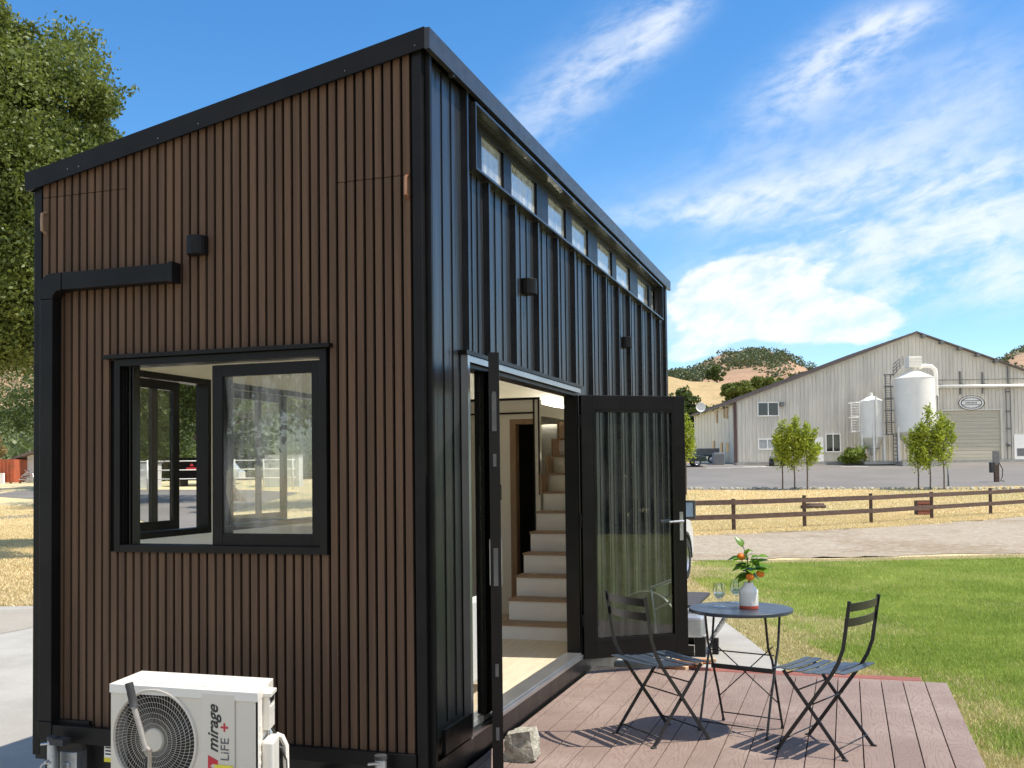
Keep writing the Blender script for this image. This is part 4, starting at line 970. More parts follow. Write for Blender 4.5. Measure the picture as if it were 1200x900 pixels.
# dry tufts on the field by the fence
NF = 150000; pxx = rng.uniform(790, 1230, NF); d = 33+30*rng.random(NF); u = (pxx-600)/F*d
gpoly = [G(700, 662), G(815, 657), G(1200, 649), (40, 26), (44, 40), G(1300, 601), G(1200, 606), G(1060, 617), G(940, 623), G(812, 628), G(700, 634)]
lim = np.interp(pxx, [790, 900, 1000, 1200, 1240], [G(790, 574)[1], G(900, 574.5)[1], G(1000, 573)[1], G(1200, 569.5)[1], G(1200, 569.5)[1]])
ok = ~inside(gpoly, u, d) & (d < lim-.15); A1 = site(u[ok], d[ok])
pxx = rng.uniform(-40, 60, 50000); d = 17+43*rng.random(50000)**1.3; u = (pxx-600)/F*d
ok = d < 90; A2 = site(u[ok], d[ok])
tp = np.concatenate([A1, A2])
blades('dry_field_grass', tp, .055, .04, leafmat('field_blade', (.85, .68, .4), (.66, .54, .3), .15, .25, .8), 'pale dry grass of the field around the rail fence')
# ------------------------------------------------------------------ rail fence
def fence(pts, label, name='rail_fence', h=1.15):
    P0 = ud(pts[0][0], pts[0][1], gz(*pts[0])); f = thing(name, label, 'fence', tuple(P0)); Ps = [ud(u, d, gz(u, d))-P0 for u, d in pts]
    for i, p in enumerate(Ps):
        m = MB(); hh = h*(1+.03*sin(i*2.3)); m.box((p.x-.065, p.y-.065, p.z-.2), (p.x+.065, p.y+.065, p.z+hh)); m.build('post', M_fence, f, .008)
    for z in (h*.42, h*.86):
        m = MB(); off = Vector((_f0[0], _f0[1], 0))*-.085
        for a, b in zip(Ps[:-1], Ps[1:]): m.bar(a+off+Vector((0, 0, z)), b+off+Vector((0, 0, z+.01)), .035, .17)
        m.build('rail', M_fence, f)
    return f
posts = [G(700, 627), G(780, 624.5), G(860, 622), G(943, 618), G(1021, 613.5), G(1092, 608), G(1161, 603), G(1228, 598)]
fence(posts, 'dark brown two rail timber fence along the gravel road')
bk = [W(x, -16-.25*x) for x in (-14, -11, -8, -5, -2, 1, 4, 7, 10)]
fence([(q[0], q[1]) for q in bk], 'dark timber fence mirrored in the brown cabin window')
# signs/boards low at the field
m = MB(); a = G(1092, 600); q = ud(*G(1088, 603)[:2], 0); u, d = G(1092, 604.5)
bx = thing('slatted_crate', 'red brown slatted crate standing behind the rail fence', 'crate', tuple(ud(u-.1, d+.7, gz(u, d+.7))), YAW)
for k in range(4): MB().box((-.32, -.25, .06+k*.15), (.34, -.22, .17+k*.15)).build('slat', M_redwood, bx)
MB().box((-.3, -.219, 0), (.32, .25, .66)).build('box', M_fence, bx)
u, d = G(953, 596); bx = thing('log_pile', 'low stack of brown timber on the dry field', 'timber', tuple(ud(u, d, gz(u, d))), YAW)
for k in range(4): MB().tube([(-.6+.1*k, .1*k, .1+.08*(k % 2)), (.6-.05*k, .1*k, .1+.08*(k % 2))], .08, 8).build('log', M_fence, bx)
# ------------------------------------------------------------------ trees
def tree(name, label, px, py, Dd, crown_px, leafn, lsize, mt, group=None, rb=.28, blobs=40, tr=.1, limbs=7, cat='tree', shell=.8, zb=None):
    """crown_px = (x0, x1, ytop, ybottom) in photo pixels at distance Dd"""
    u = (px-600)/F*Dd; zg = gz(u, Dd) if zb is None else zb; base = ud(u, Dd, zg); t = thing(name, label, cat, tuple(base), YAW, group)
    x0, x1, y0, y1 = crown_px; k = Dd/F; cx = ((x0+x1)/2-px)*k; rx = (x1-x0)/2*k
    zt = 1.52+(552-y0)*k-zg; zl = 1.52+(552-y1)*k-zg; cz = (zt+zl)/2; rzv = (zt-zl)/2
    m = MB(); trunk_mesh(m, max(zl+rzv*.35, .4), tr, limbs, rx*.5, cz+rzv*.2, (cx*.6, 0)); m.build('trunk', M_bark, t)
    pts = crown_points((cx, 0, cz), (rx, rx, rzv), blobs, leafn, rb, shell)
    leaves('crown', pts, lsize, mt, t); return t
tree('oak_tree', 'big oak with olive green leaves rising left of the cabin', 135, 620, 27, (-240, 170, -12, 455), 400000, .125, M_oak, rb=.2, blobs=330, tr=.32, shell=.88)
tree('oak_tree', 'round oak close behind the cabin whose shade lies on the dry field', 138, 620, 33, (60, 270, 265, 455), 40000, .2, M_oak, 'oaks behind the cabin', blobs=60, tr=.25)
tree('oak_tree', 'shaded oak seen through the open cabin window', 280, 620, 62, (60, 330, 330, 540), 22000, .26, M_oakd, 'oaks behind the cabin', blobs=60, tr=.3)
tree('oak_tree', 'pale oak seen through the closed sash of the cabin window', 420, 620, 55, (300, 520, 330, 530), 18000, .26, M_oak, 'oaks behind the cabin', blobs=60, tr=.3)
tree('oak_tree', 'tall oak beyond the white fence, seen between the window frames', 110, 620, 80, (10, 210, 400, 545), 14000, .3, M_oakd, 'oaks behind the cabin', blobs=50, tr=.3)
tree('oak_tree', 'brownish oak above the rusty container', -8, 540, 112, (-50, 12, 488, 545), 3500, .4, leafmat('brown_leaf', (.2, .13, .05), (.3, .24, .1), .5, .2), blobs=24, tr=.25)
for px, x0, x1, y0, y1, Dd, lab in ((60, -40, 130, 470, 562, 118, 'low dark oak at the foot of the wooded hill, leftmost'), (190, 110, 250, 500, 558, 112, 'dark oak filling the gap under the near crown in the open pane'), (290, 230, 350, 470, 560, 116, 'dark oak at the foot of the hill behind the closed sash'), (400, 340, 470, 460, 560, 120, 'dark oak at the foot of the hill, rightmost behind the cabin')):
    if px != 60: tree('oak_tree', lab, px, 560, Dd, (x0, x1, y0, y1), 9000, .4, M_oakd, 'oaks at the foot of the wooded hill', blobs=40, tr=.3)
gy = 'young trees planted along the parking lot'
def young(lab, px, Dd, cp):
    u = (px-600)/F*Dd; zg = gz(u, Dd); t = thing('young_tree', lab, 'tree', tuple(ud(u, Dd, zg)), YAW, gy); k = Dd/F
    x0, x1, y0, y1 = cp; zt = 1.52+(552-y0)*k-zg; zl = 1.52+(552-y1)*k-zg; m = MB(); m.tube([(0, 0, -.1), (.02, 0, zl*.6), (0, .01, zl+.3), (.03, 0, zt*.8)], [.05, .042, .035, .015], 8)
    pts = []
    for i in range(20):
        f = i/19.; z0 = zl-.1+f*(zt-zl)*.62; sx = random.choice((-1, 1)); reach = (1-.5*f)*random.uniform(.4, 1.1)*((x1-px) if sx > 0 else (px-x0))*k
        a = random.uniform(-.9, .9); tip = Vector((sx*reach*cos(a), reach*sin(a)*1.1, min(zt, z0+reach*random.uniform(.5, 1.1)+.35+.4*f*random.random())))
        if i > 16: tip = Vector((random.uniform(-.25, .25), random.uniform(-.25, .25), zt-random.uniform(0, .35)))
        b = Vector((0, 0, z0)); mid = b.lerp(tip, .5)+Vector((sx*.08, 0, -.08)); m.tube([b, mid, tip], [.018, .012, .004], 5)
        nn = 130; tt = rng.uniform(.12, 1.05, nn); w = .2*(1.15-tt)+.07
        P = np.array([(b*(1-q)*(1-q)+mid*2*q*(1-q)+tip*q*q)[:] for q in tt]); pts.append(P+rng.normal(size=(nn, 3))*w[:, None]*.75)
    m.build('trunk', M_bark, t); leaves('crown', np.concatenate(pts), .16, M_young, t, aspect=.5); return t
for px, x0, x1, y0, y1, lab in ((916, 905, 934, 494, 546, 'leftmost young tree of the left trio before the barn'), (930, 915, 947, 487, 550, 'middle young tree of the left trio before the barn, the tallest'), (945, 934, 963, 497, 546, 'right young tree of the left trio, beside the white barn door'),
                               (1075, 1060, 1092, 500, 550, 'left young tree of the right trio before the large silo'), (1089, 1070, 1108, 478, 552, 'middle young tree of the right trio, crossing the silo'), (1105, 1090, 1123, 484, 548, 'right young tree of the right trio, before the roller door')):
    d = G(px, 573.5)[1]-.4
    young(lab, px, d, (x0-2, x1+2, y0, y1))
young('young bright green tree half hidden by the open door leaf', 803, 58, (788, 815, 484, 537))
tree('bush', 'round green bush against the barn wall left of the small silo', 998, 545, 83.2, (979, 1017, 525, 546), 3000, .2, M_bush, cat='bush', rb=.35, blobs=26, tr=.05)
tree('bush', 'small bright bush under the right young trees by the silo', 1082, 545, 83, (1072, 1092, 536, 546), 900, .18, M_young, cat='bush', rb=.35, blobs=14, tr=.04)
gt = 'oaks behind the barn roof'
for px, x0, x1, y0, y1, Dd, mt_, lab in ((800, 762, 836, 446, 520, 150, M_oakd, 'dark oak mass left of the barn, nearest to the cabin wall'), (826, 800, 850, 462, 525, 165, M_oakd, 'dark oak touching the low barn eave'), (765, 735, 800, 455, 520, 150, M_oakd, 'dark oak mostly hidden behind the cabin corner'),
                                        (862, 842, 886, 440, 480, 190, M_oak, 'green tree over the left end of the barn roof'), (893, 870, 916, 434, 470, 195, M_oak, 'taller green tree over the barn roof below the hilltop'), (920, 900, 945, 437, 462, 200, M_oak, 'rightmost green tree peeping over the barn roof')):
    tree('oak_tree', lab, px, 540, Dd, (x0, x1, y0+7, y1), 9000, .5, mt_, gt, rb=.26, blobs=46, tr=.4, zb=hill_z(px, Dd)-.3)
tree('oak_tree', 'lone round green oak on the hill slope below the summit', 843, 450, 420, (826, 853, 430, 448), 1400, 1.3, M_oakd, rb=.32, blobs=22, tr=.5, zb=hill_z(843, 420))
# woods behind the photographer (seen only as reflections)
for i, (x, y, r, lab) in enumerate(((-12, -38, 5.5, 'oak mirrored at the left of the cabin window'), (0, -42, 6, 'broad oak mirrored in the cabin window and door glass'), (12, -40, 6, 'oak behind the photographer mirrored in the door glass'), (-24, -34, 6, 'oak mirrored at the far left of the cabin window'))):
    t = thing('oak_tree', lab, 'tree', (x, y, -.6), 0, 'oaks behind the photographer')
    m = MB(); trunk_mesh(m, 3., .3, 6, r*.6, 8, (0, 0)); m.build('trunk', M_bark, t)
    leaves('crown', crown_points((0, 0, 7), (r, r, 4.5), 50, 14000, .28, .8), .3, M_oakd, t)
for i, (x, y, r, lab) in enumerate(((26, -16, 5.5, 'dark oak east of the deck mirrored low in the door glass'), (34, -10, 6.5, 'broad oak east of the deck mirrored in the open door leaf'), (30, -24, 6, 'oak south east of the deck mirrored in the door glass'), (38, -30, 7, 'tallest oak south east of the deck'), (44, -4, 6, 'oak at the far east edge of the lawn'))):
    t = thing('oak_tree', lab, 'tree', (x, y, -.6), 0, 'oaks east of the lawn')
    m = MB(); trunk_mesh(m, 2.2, .3, 6, r*.6, 7, (0, 0)); m.build('trunk', M_bark, t)
    leaves('crown', crown_points((0, 0, 4.4), (r*1.15, r*1.15, 4.6), 60, 22000, .3, .85), .55, M_oakd, t)
# ------------------------------------------------------------------ barn
BD = 86.; zb = gz(20, 86); k = BD/F
barn = thing('barn', 'large grey corrugated barn with a brown roof edge and roller door', 'barn', tuple(ud(0, BD, zb)), YAW)
X = lambda px: (px-600)*k
def Z(px, py): return 1.52+(553.7-.0119*(px-600)-py)*k-zb
xl, xp = X(862), X(1077); xr = 2*xp-xl+3.6; zp = Z(1077, 390); ze = Z(862, 471); sl = (zp-ze)/(xp-xl)
zroof = lambda x: zp-sl*abs(x-xp)
m = MB(); rx0, rx1, rz0, rz1 = X(1105.5), X(1173), 0, Z(1140, 481)
xs_ = [xl, rx0, rx1, xr]
wpan = MB(); wall(wpan, 'y', 0, .15, sorted({xl, rx0, xp, rx1, xr}), [-.5, rz1, 50], lambda u, z: rx0 < u < rx1 and z < rz1, lambda u, z: zroof(u)-.004 if z > 40 else z)
gb = wpan.build('gable_wall', M_barn, barn)
m = MB(); x = xl+.2                                       # raised ribs of the siding
while x < xr-.2:
    z0 = rz1+.15 if rx0-.1 < x < rx1+.1 else 0
    m.prism([(x, -.002), (x+.015, -.07), (x+.055, -.07), (x+.07, -.002)], z0, zroof(x+.04)-.25, 'z'); x += .31 if int(x*10) % 3 else .36
m.build('siding_ribs', M_barn, barn)
m = MB(); m.box((xl-.001, .2, -.5), (xl+.12, 19.3, ze-.1)); m.build('side_wall', M_barn2, barn)
m = MB(); y = .8
while y < 19: m.box((xl-.045, y, 0), (xl-.0015, y+.12, ze-.12)); y += 1.6
m.build('side_ribs', M_barn2, barn)
m = MB(); ov = .5; th = .12
for s in (-1, 1):
    xe = xl-ov if s < 0 else xr+1
    m.prism([(xp, zp), (xe, zroof(xe)), (xe, zroof(xe)+th), (xp, zp+th)], -.35, 19.6, 'y')
m.build('roof', M_roofm, barn)
m = MB(); y = -.5
for i in range(12): m.prism([(xp, zp+th), (xl-ov, zroof(xl-ov)+th), (xl-ov, zroof(xl-ov)+th+.07), (xp, zp+th+.07)], -.3+i*1.6, -.2+i*1.6, 'y')
m.build('roof_ribs', M_roofm, barn)
m = MB(); m.box((xl-.15, -.08, -.3), (xl+.12, -.003, ze)); m.build('downpipe', mat('maroon_trim', (.1, .05, .045), rough=.5), barn)
m = MB(); x = xp-1; 
for px in (1083, 1104, 1125, 1146, 1167): m.box((X(px)-.15, -.6, zroof(X(px))-.25), (X(px)+.15, -.15, zroof(X(px))-.02))
m.each('soffit_bracket', M_rail, barn)
m = MB()
for yy in (1.5, 9., 17.): m.box((xl-ov+.05, yy, zroof(xl-ov)-.05), (xl-.002, yy+.25, zroof(xl-ov)+.1))
m.each('eave_beam', M_barn2, barn)
m = MB(); m.box((rx0, .1, 0), (rx1, .14, rz1)); 
for j in range(14): m.box((rx0, .07, j*rz1/14+.02), (rx1, .0995, (j+1)*rz1/14-.02))
rd = m.build('roller_door', M_roller, barn); m = MB(); frame4(m, 'y', -.06, .0, rx0-.14, rx1+.14, -.1, rz1+.14, .13); m.build('door_surround', M_barn2, rd)
def bwin(x0, x1, y0, y1, dark=True):
    m = MB(); a, b, c, d = X(x0), X(x1), Z(x0, y1), Z(x0, y0); frame4(m, 'y', -.1, -.052, a, b, c, d, .09); m.box(((a+b)/2-.04, -.1, c+.09), ((a+b)/2+.04, -.052, d-.09))
    w = m.build('window', M_white, barn); m = MB(); m.box((a+.09, -.075, c+.09), (b-.09, -.06, d-.09)); m.build('pane', M_cardark if dark else mat('blind_pane', (.4, .41, .4), rough=.2), w)
bwin(888, 913.5, 471, 488); bwin(888, 910, 514, 527, False); bwin(967, 985, 508, 530)
m = MB(); m.box((X(951), -.09, 0), (X(964.5), -.06, Z(960, 512))); dd = m.build('side_door', M_white, barn); m = MB(); m.box((X(953), -.12, 1.0), (X(954), -.0905, 1.1)); m.build('handle', M_rail, dd)
m = MB(); m.box((X(1188), -.09, 0), (X(1203), -.06, Z(1190, 509))); dd = m.build('side_door', M_white, barn); m = MB(); m.box((X(1191), -.1, .4), (X(1200), -.0905, 1.05)); m.build('louvre', M_rail, dd)
m = MB(); m.box((X(914.5), -.3, Z(917, 476)), (X(919), -.052, Z(917, 471))); m.build('floodlight', M_rail, barn)
for x0, x1, y0, y1 in ((852, 854.2, 477, 491), (848.5, 850.5, 477, 490), (840, 842, 482, 496)):   # slim windows in the long side
    f0 = (x0-600)/(862-600.); D0 = BD/((x0-600)/((xl)/BD*F)) if 0 else xl*F/(x0-600); D1 = xl*F/(x1-600)
    m = MB(); za = 1.52+(551-y1)*D0/F-zb; zc = 1.52+(551-y0)*D0/F-zb; m.box((xl-.06, D1-BD, za), (xl-.046, D0-BD, zc)); w = m.build('window', M_cardark, barn)
for x0, x1, y0, y1 in ((852, 854.5, 519, 530), (845, 847, 519, 530), (836, 838, 517, 530)):
    D0 = xl*F/(x0-600); D1 = xl*F/(x1-600); za = 1.52+(551-y1)*D0/F-zb; zc = 1.52+(551-y0)*D0/F-zb
    m = MB(); m.box((xl-.06, D1-BD, za), (xl-.046, D0-BD, zc)); m.build('window', M_cardark, barn)
# conveyor pipe on the gable
m = MB(); z = Z(1150, 452.5); m.tube([(X(1097), -.35, z), (X(1215), -.35, z+.0)], .14, 10); pipe = m.build('gutter_pipe', M_silo, barn)
m = MB()
for px, y0, y1 in ((1100.5, 444, 462), (1126.5, 435, 462), (1152.5, 436, 461), (1182.5, 429, 455)): m.bar((X(px), -.1, Z(px, y0)), (X(px), -.1, Z(px, y1)), .1, .1); m.bar((X(px), -.1, z+.25), (X(px)+.4, -.35, z+.1), .05, .05)
m.tube([(X(1097), -.2, z+.55), (X(1215), -.2, z+.6)], .03, 5); m.each('pipe_hanger', M_rail, barn)
m = MB()
for yy in (459, 482, 502): m.bar((X(1179), -.12, Z(1180, yy)), (X(1184.5), -.12, Z(1180, yy)), .09, .09)
m.tube([(X(1179.5), -.12, Z(1180, 455)), (X(1179.5), -.12, 0)], .03, 6); m.tube([(X(1184.5), -.12, Z(1180, 455)), (X(1184.5), -.12, 0)], .03, 6); m.sphere((X(1181), -.15, Z(1181, 521)), .18, 10, 7); m.build('standpipe', M_rail, barn)
# oval sign
m = MB(); n = 40; cx, cz = X(1139), Z(1139, 472); ex, ezz = X(1154.5)-cx, .62
m.prism([(cx+ex*cos(2*pi*i/n), cz+ezz*sin(2*pi*i/n)) for i in range(n)], -.12, -.055, 'y'); sg = m.build('oval_sign', M_white, barn)
m = MB()
for i in range(n):
    a, b = 2*pi*i/n, 2*pi*(i+1)/n
    for s0, s1 in ((.93, 1.0),):
        m.add([(cx+ex*s*cos(t), -.125, cz+ezz*s*sin(t)) for t in (a, b) for s in (s0, s1)], [(0, 1, 3, 2)])
for j, w in ((.18, .62), (-.16, .62)): m.box((cx-ex*w, -.128, cz+j-.025), (cx+ex*w, -.1205, cz+j+.025))
for i in range(22):
    t = pi*(i+.5)/22; 
    for sgn in (1, -1): 
        xx, zz = cx+ex*.78*cos(t), cz+sgn*ezz*.72*sin(t); m.box((xx-.03, -.128, zz-.06), (xx+.03, -.1205, zz+.06))
for i in range(9): m.box((cx-.5+i*.11, -.128, cz-.06), (cx-.44+i*.11, -.1205, cz+.07))
m.build('sign_print', M_ink, sg)
m = MB(); m.box((xl-.3, -1.6, -.25), (xr, -.16, .12)); kb = m.build('kerb_slab', M_concrete, barn)
# silos
def silo(name, label, x0, x1, ytop, ysh, ylow, ytip, dist_off, skirt):
    cx = (X(x0)+X(x1))/2; r = (X(x1)-X(x0))/2; kk = (BD-dist_off)/BD; cx *= kk; r *= kk; s = thing(name, label, 'silo', tuple(ud(cx, BD-dist_off, gz(cx, BD-dist_off))), YAW, 'white feed silos at the barn')
    kk = (BD-dist_off)/BD; Zz = lambda y: Z((x0+x1)/2, y)*kk+ (1-kk)*1.0
    m = MB(); m.lathe([(r*.08, Zz(ytop)), (r, Zz(ysh)), (r+.03, Zz(ysh)-.03), (r, Zz(ysh)-.06), (r, Zz(ylow))], n=40); m.build('tank', M_silo, s)
    m = MB(); m.lathe([(r, Zz(ylow)-.0005), (r*.15, Zz(ytip)), (0, Zz(ytip))], n=40); m.build('hopper', M_barn2, s)
    for a in range(6):
        t = a*pi/3+.3; m = MB(); m.bar((r*1.02*cos(t), r*1.02*sin(t), 0), (r*1.02*cos(t), r*1.02*sin(t), Zz(ylow)+skirt), .13, .13); m.build('leg', M_silo, s)
    m = MB(); m.lathe([(r*.02, Zz(ytop)+.25), (r*.13, Zz(ytop)+.22), (r*.13, Zz(ytop)-.08)], n=20); m.build('cap', M_silo, s)
    return s, cx, r, Zz
s1, cx1, r1, Z1 = silo('grain_silo', 'small white hopper silo left of the large one', 1008.5, 1036, 461.5, 468, 511, 532, 2.6, 1.2)
m = MB(); m.tube([(0, -r1-.12, Z1(463)), (0, -r1-.12, Z1(511)), (.05, -r1*.6, Z1(526))], .09, 8); m.build('fill_pipe', M_silo, s1)
m = MB()
for xx in (-r1-.9, -r1-.25): m.tube([(xx, -.6, Z1(470)), (xx, -.6, Z1(504))], .035, 6)
for j in range(12): m.tube([(-r1-.9, -.6, Z1(470+j*3)), (-r1-.25, -.6, Z1(470+j*3))], .022, 5)
for yy in (470, 487, 504): m.lathe([(.45, -.03), (.48, 0), (.45, .03)], (-r1-.55, -.3, Z1(yy)), 16)
m.build('ladder', M_silo, s1)
m = MB(); m.tube([(-r1*.9, -r1*.5, Z1(469)), (-r1*.45, -r1*.4, Z1(464))], .05, 6); m.tube([(-r1*.6, -r1*.6, Z1(468.5)), (-r1*.25, -r1*.4, Z1(463))], .05, 6); m.build('top_rail', M_silo, s1)
m = MB(); m.box((-r1*1.1, -r1*1.2, .0), (r1*1.6, r1, .25)); m.tube([(-r1*.6, -r1*.9, 1.3), (r1*.3, -r1*.9, 1.3)], .05, 6); m.tube([(-r1*.6, -r1*.9, .2), (-r1*.6, -r1*.9, 1.3)], .05, 6); m.build('plinth', M_concrete, s1)
s2, cx2, r2, Z2 = silo('grain_silo', 'large tall white silo with a side ladder and curved pipe', 1050, 1096, 430, 440.5, 504, 528, 3.6, .4)
m = MB(); xx = -r2-.75
for a in (xx, xx+.45): m.tube([(a, 0, Z2(436)), (a, 0, Z2(506))], .05, 6)
for j in range(6): m.bar((xx-.15, -.1, Z2(436+j*14)), (xx+.6, -.1, Z2(436+j*14)), .12, .1)
for j in range(26): m.tube([(xx, 0, Z2(438+j*2.7)), (xx+.45, 0, Z2(438+j*2.7))], .02, 4)
for a in (xx+.55, xx+.85): m.tube([(a, 0, Z2(506)), (a, 0, .2)], .04, 5)
for j in range(7): m.tube([(xx+.55, 0, Z2(508+j*4.5)), (xx+.85, 0, Z2(508+j*4.5))], .03, 4)
m.build('ladder', M_rail, s2)
m = MB(); hx_ = X(1065)*.958-cx2
for j in range(4): m.tube([(-r2-.2, -.3, Z2(437-j*4.2)), (hx_-.4, -.3, Z2(423.5-j*3))], .035, 5)
for t in (0, .33, .66, 1): m.tube([(-r2-.2+t*(hx_-.2+r2), -.3, Z2(438-t*13)), (-r2-.2+t*(hx_-.2+r2), -.3, Z2(425-t*11))], .03, 5)
m.build('stair_rail', M_rail, s2)
m = MB(); m.box((hx_, -.5, Z2(428)), (hx_+1., .4, Z2(415)))
for j in range(4): m.box((hx_-.03, -.56, Z2(427.5-j*3.2)), (hx_+1.03, -.5005, Z2(426-j*3.2)))
m.build('blower_box', M_silo, s2)
m = MB(); e = r2+.12; m.tube([(.3, -.2, Z2(428)), (r2*.5, -.2, Z2(426)), (r2*.85, -.2, Z2(427)), (e-.05, -.2, Z2(431)), (e, -.2, Z2(438)), (e, -.2, Z2(500))], .16, 10); m.build('curved_pipe', M_silo, s2)
m = MB(); m.tube([(r2*1.0, -r2*.25, Z2(462)), (r2*1.06, -r2*.3, Z2(462)), (r2*1.06, -r2*.3, Z2(482)), (r2, -r2*.25, Z2(482))], .05, 6); m.build('side_bracket', M_rail, s2)
m = MB(); m.box((-r2*1.1, -r2*1.1, -.3), (r2*1.1, r2, .3)); m.tube([(-r2*.9, -r2*1.0, 1.5), (r2*.9, -r2*1.0, 1.5)], .06, 6); m.build('plinth', M_concrete, s2)
# dish on the roof, units by the barn
u, d = X(801+0)*1., BD; dsh = thing('satellite_dish', 'white satellite dish on the low barn eave', 'satellite dish', tuple(ud((822-600)*.0742, 89, zb+zroof(X(822))+.15)), YAW)
m = MB(); m.lathe([(0, .12), (.25, .09), (.42, 0), (.43, .01), (.25, .11), (0, .14)], (0, 0, .7), 20, 'y'); m.build('dish', M_silo, dsh); m = MB(); m.tube([(0, .1, 0), (0, .1, .7)], .04, 6); m.tube([(0, .1, .5), (0, -.4, .6)], .02, 5); m.build('mast', M_silo, dsh)
u, d = X(848.5), BD-.5; ut = thing('condenser_unit', 'grey condenser box beside the maroon barn downpipe', 'air conditioner', tuple(ud(u-.6, d, gz(u, d))), YAW)
MB().box((-.45, -.4, 0), (.45, .4, 1.)).build('casing', mat('grey_casing', (.25, .26, .27), rough=.5), ut, .03)
m = MB(); [m.box((-.4, -.415, .1+.1*j), (.4, -.4005, .16+.1*j)) for j in range(8)]; m.build('grille', M_rail, ut)
# ------------------------------------------------------------------ vehicles
def car_body(mb, prof, w, inset=.12):
    """prof: side outline [(x, z)...]; extruded across y with pulled-in upper edges"""
    n = len(prof); secs = (-1, -.9, .9, 1); vs = []; zm = max(p[1] for p in prof)
    for s in secs:
        f = 1 if abs(s) < 1 else .985
        for x, z in prof: tuck = inset*max(0, (z-.85)/(zm-.85))**1.2; vs.append((x*f, s*(w/2-tuck), z if abs(s) < 1 else min(z, zm-.03)))
    fs = [(i*n+j, i*n+(j+1) % n, (i+1)*n+(j+1) % n, (i+1)*n+j) for i in range(3) for j in range(n)]
    mb.add(vs, fs+[tuple(range(n))[::-1], tuple(range(3*n, 4*n))]); return mb
def wheel(par, x, y, r=.36, w=.24):
    m = MB(); m.lathe([(r*.6, -w/2), (r*.92, -w/2), (r, -w*.35), (r, w*.35), (r*.92, w/2), (r*.6, w/2)], (x, y, r), 28, 'y'); t = m.build('wheel', M_tyre, par)
    m = MB(); m.lathe([(0, -w*.42), (r*.2, -w*.44), (r*.5, -w*.3), (r*.6, -w*.45), (r*.6, w*.45), (r*.5, w*.3), (r*.2, w*.44), (0, w*.42)], (x, y, r), 20, 'y'); m.build('rim', M_steel, t)
# pickup seen edge on beyond the cabin
mp = hit(806, 690, 2, -.6)
tk = thing('pickup_truck', 'white pickup truck mostly hidden behind the open glass door', 'pickup truck', (0, 0, 0))
m = MB(); car_body(m, [(-2.7, .5), (-2.75, .95), (-2.7, 1.18), (-1.0, 1.2), (-.85, 1.85), (-.6, 1.9), (.65, 1.88), (1.25, 1.25), (2.55, 1.12), (2.72, .9), (2.7, .45)], 1.96); m.build('body', M_paintw, tk, .02)
m = MB(); [m.box((-.55, s*.905-.006, 1.3), (.05, s*.905+.006, 1.75)) or m.box((.12, s*.905-.006, 1.3), (.75, s*.905+.006, 1.72)) for s in (-1, 1)]; m.each('side_window', M_cardark, tk)
m = MB()
for s in (-1, 1):
    for x in (-1.75, 1.75): m.tube([(x+.55*cos(t), s*.985, .4+.52*sin(t)) for t in [k*pi/10 for k in range(11)]], .045, 6)
m.each('wheel_arch', M_rubber, tk)
for x in (-1.75, 1.75):
    for s in (-1, 1): wheel(tk, x, s*.9, .41, .26)
for s in (-1, 1):
    m = MB(); m.box((.88, s*1.22-.13, 1.22), (1.0, s*1.22+.13, 1.56)); m.tube([(.98, s*.92, 1.3), (.98, s*1.1, 1.32)], .025, 6); q = m.build('mirror', M_rubber, tk, .03)
    m = MB(); m.box((.872, s*1.22-.1, 1.26), (.879, s*1.22+.1, 1.52)); m.build('mirror_glass', mat('mirror_glass', (.25, .33, .42), rough=.15, metal=.6), q)  # blue in the glass colour stands in for reflected sky
for s in (-1, 1): m = MB(); m.box((-2.78, s*.85-.08, .85), (-2.7, s*.85+.08, 1.1)); m.build('tail_light', M_red, tk)
# put the near side along the line of sight: mirror at px 806/y 597
mirr = hit(806, 598, 2, -.6+1.39); dirv = Vector((mirr.x-CAM[0], mirr.y-CAM[1], 0)).normalized(); ang = atan2(dirv.y, dirv.x)-radians(11)
off = Matrix.Rotation(ang, 4, 'Z') @ Vector((.9, -1.22, 0)); tk.location = (mirr.x-off.x, mirr.y-off.y, -.588); tk.rotation_euler.z = ang
# flat trailer behind the cabin end
fl = hit(812, 703, 2, -.06)
tr = thing('flatbed_trailer', 'low trailer with a dark plank bed and silver end box behind the table', 'trailer', (fl.x, fl.y, -.588))
bx0, bx1 = hit(800, 703, 1, fl.y).x-fl.x-.9, hit(829, 701, 1, fl.y+.5).x-fl.x
m = MB()
for j in range(7): m.box((bx0, -.55+j*.19, .5), (bx1, -.55+j*.19+.18, .535))
m.build('plank_bed', mat('weathered_plank', (.075, .065, .06), (.05, .045, .042), .7, scale=4., stretch=(1, 6, 1)), tr)
m = MB(); m.box((bx0, -.6, .25), (bx1+.03, -.5505, .49)); m.box((bx0, -.95, .22), (bx1+.13, -.62, .45)); m.build('end_box', mat('silver_box', (.55, .56, .57), rough=.28, metal=.5), tr, .03)
m = MB(); m.box((-.02, -.45, -.16), (.02, .45, .16), Matrix.Translation((bx1+.27, -.35, .3)) @ Matrix.Rotation(radians(32), 4, 'Y')); m.build('tread_plate', mat('tread_plate', (.5, .5, .5), (.2, .2, .2), .3, metal=.7, scale=30., lo=.45, hi=.55), tr, .02)
m = MB(); m.box((bx1+.03, -.9, .0), (bx1+.15, -.8, .218)); m.box((bx1+.2, -.7, .0), (bx1+.27, -.62, .18)); m.box((bx0, -.9, .0), (bx1+.02, -.86, .12)); m.tube([(bx1-.35, -.7, .2), (bx1-.35, -.7, .0)], .05, 10); m.box((bx0, -.7, .1), (bx1, -.63, .2)); m.each('support_leg', M_black, tr)
m = MB(); m.lathe([(.1, -.1), (.28, -.1), (.3, 0), (.28, .1), (.1, .1)], (bx1-.9, .2, .3), 24, 'x'); m.build('wheel', M_tyre, tr)
